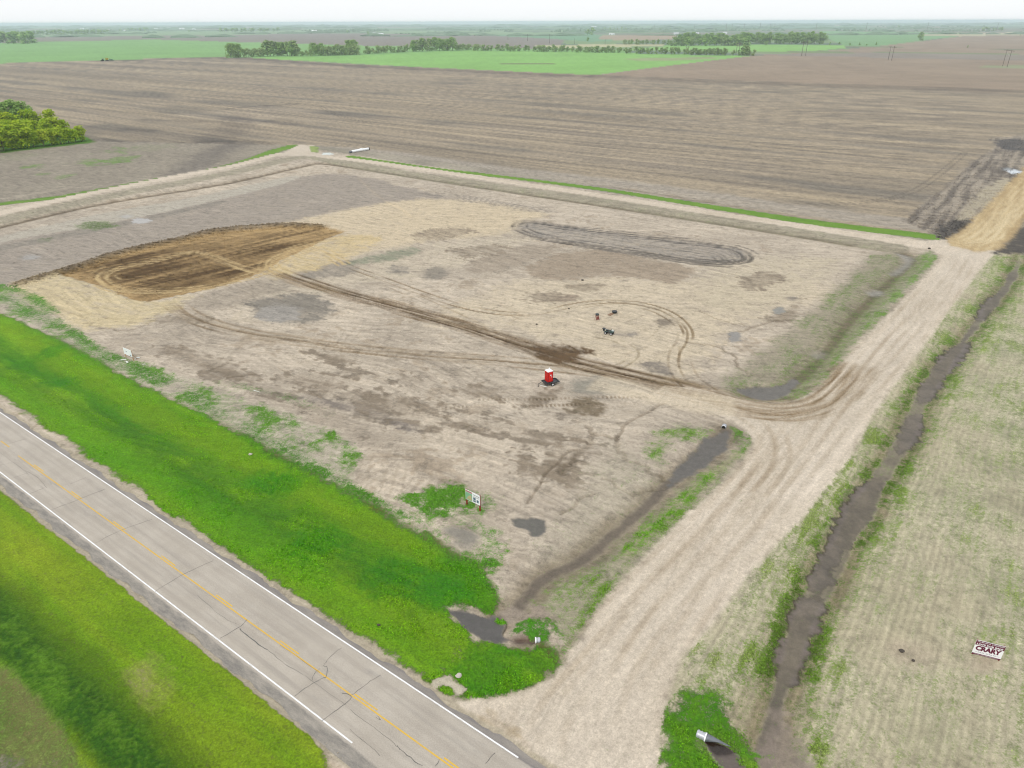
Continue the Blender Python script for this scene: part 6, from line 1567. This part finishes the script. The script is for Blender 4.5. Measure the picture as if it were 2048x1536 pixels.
# ================================================================== tall grass tufts (real blades in the verge and at the culverts)
def tufts(name, idx, count, hmin, hmax, mat, keep=None):
    pick = rng.choice(idx, count, replace=False)
    k = len(pick); x = X[pick] + rng.uniform(-.2, .2, k); y = Y[pick] + rng.uniform(-.2, .2, k); z = Z[pick] - .03
    vs = np.zeros((k, 3, 3, 3), np.float32)                  # three blades of three vertices
    for b_ in range(3):
        a = rng.uniform(0, 6.283, k); h = rng.uniform(hmin, hmax, k); w = .05 + .07 * rng.rand(k); ln = rng.uniform(.1, .5, k) * h
        ox, oy = rng.uniform(-.12, .12, k), rng.uniform(-.12, .12, k)
        vs[:, b_, 0] = np.stack([x + ox - np.sin(a) * w, y + oy + np.cos(a) * w, z], -1); vs[:, b_, 1] = np.stack([x + ox + np.sin(a) * w, y + oy - np.cos(a) * w, z], -1)
        vs[:, b_, 2] = np.stack([x + ox + np.cos(a) * ln, y + oy + np.sin(a) * ln, z + h], -1)
    me = bpy.data.meshes.new(name); nv_ = k * 9; me.vertices.add(nv_); me.vertices.foreach_set('co', vs.ravel()); me.loops.add(nv_); me.loops.foreach_set('vertex_index', np.arange(nv_, dtype=np.int32))
    me.polygons.add(k * 3); me.polygons.foreach_set('loop_start', np.arange(0, nv_, 3, dtype=np.int32)); me.update(calc_edges=True)
    at_ = me.attributes.new('tint', 'FLOAT_COLOR', 'POINT'); cc = np.repeat(np.concatenate([gcol[pick] * rng.uniform(1.3, 2.2, (k, 1)), np.ones((k, 1))], 1), 9, 0); at_.data.foreach_set('color', cc.astype(np.float32).ravel())
    me.materials.append(mat); o = bpy.data.objects.new(name, me); COL.objects.link(o); o['kind'] = 'stuff'; return o
m, n, l, b = new_mat('grass blades'); a = n.new('ShaderNodeAttribute'); a.attribute_name = 'tint'; l.new(a.outputs['Color'], b.inputs['Base Color']); b.inputs['Roughness'].default_value = .7; b.inputs['Specular IOR Level'].default_value = .15
M_BLADE = m
gi = np.nonzero((cls == C_GRASS) & (gra > .6) & (HT > 5) & (f6 + .5 * f15 + .5 * rng.rand(N) > .45) & (RD < 150) & (AA.ravel() > -math.radians(52)) & (AA.ravel() < math.radians(52)))[0]
tufts('verge_grass', gi, min(9000, gi.size), .06, .18, M_BLADE)
wi = np.nonzero((gra > .60) & (cls != C_GRASS) & (RD < 170))[0]
tufts('weeds', wi, min(16000, wi.size), .06, .18, M_BLADE)

# loose clods of soil: nobody could count them
def clods(name, idx, count, smin, smax, dark=.8):
    pick = rng.choice(idx, min(count, idx.size), replace=False); k = len(pick)
    sz = rng.uniform(smin, smax, k) * np.clip(RD[pick] / 110, .7, 2.2); x = X[pick] + rng.uniform(-.3, .3, k); y = Y[pick] + rng.uniform(-.3, .3, k); z = Z[pick]
    base_ = np.array([(1, 0, 0), (0, 1, 0), (-1, 0, 0), (0, -1, 0), (0, 0, 1), (0, 0, -.6)], np.float32); v = base_[None] * sz[:, None, None] * rng.uniform(.6, 1.3, (k, 6, 3)); v[:, :, 2] *= .8
    a = rng.uniform(0, 6.28, k)[:, None]; vx = v[:, :, 0] * np.cos(a) - v[:, :, 1] * np.sin(a); vy = v[:, :, 0] * np.sin(a) + v[:, :, 1] * np.cos(a)
    vs = np.stack([vx + x[:, None], vy + y[:, None], v[:, :, 2] + z[:, None] + .02], -1).reshape(-1, 3)
    tri = np.array([(0, 1, 4), (1, 2, 4), (2, 3, 4), (3, 0, 4), (1, 0, 5), (2, 1, 5), (3, 2, 5), (0, 3, 5)]); f = (tri[None] + (np.arange(k) * 6)[:, None, None]).reshape(-1)
    me = bpy.data.meshes.new(name); me.vertices.add(len(vs)); me.vertices.foreach_set('co', vs.astype(np.float32).ravel()); me.loops.add(len(f)); me.loops.foreach_set('vertex_index', f.astype(np.int32))
    me.polygons.add(len(f) // 3); me.polygons.foreach_set('loop_start', np.arange(0, len(f), 3, dtype=np.int32)); me.update(calc_edges=True)
    at_ = me.attributes.new('tint', 'FLOAT_COLOR', 'POINT'); cc = np.repeat(np.concatenate([col[pick] * rng.uniform(dark * .8, dark * 1.25, (k, 1)), np.ones((k, 1))], 1), 6, 0); at_.data.foreach_set('color', cc.astype(np.float32).ravel())
    me.materials.append(M_BLADE); o = bpy.data.objects.new(name, me); COL.objects.link(o); o['kind'] = 'stuff'
inview = (np.abs(AA.ravel()) < math.radians(50)) & (RD < 330)
clods('soil_clods', np.nonzero(inview & (cls == C_LOT) & (f6 + rng.rand(N) * .5 > .3))[0], 6000, .04, .12, .92)
ri, rl, _, _ = line([(40, 568), (118, 545), (170, 529), (215, 513), (280, 496), (370, 477), (430, 462), (560, 451), (640, 453)], 3)
clods('spoil_clods', ri, 1100, .08, .2, 1.1)
bi, bm_, _ = poly(BK, 1.2, 1.2); clods('churned_clods', bi[bm_ > .5], 2200, .08, .18, .95)
clods('pit_clods', np.nonzero(inview & (cls == C_PIT))[0], 900, .05, .14, .95)

# ================================================================== haze
mh = bpy.data.materials.new('haze'); mh.use_nodes = True; n = mh.node_tree.nodes; n.clear()
ov = n.new('ShaderNodeOutputMaterial'); pv_ = n.new('ShaderNodeVolumePrincipled'); pv_.inputs['Color'].default_value = (.80, .93, 1.0, 1); pv_.inputs['Density'].default_value = HAZE; pv_.inputs['Anisotropy'].default_value = .2
mh.node_tree.links.new(pv_.outputs[0], ov.inputs['Volume'])
hz = MB().box((0, 0, 0), (60000, 60000, 68.0)).build('haze', mh); hz.location = (0, 0, 68 / 2 - 3.5); hz['kind'] = 'stuff'
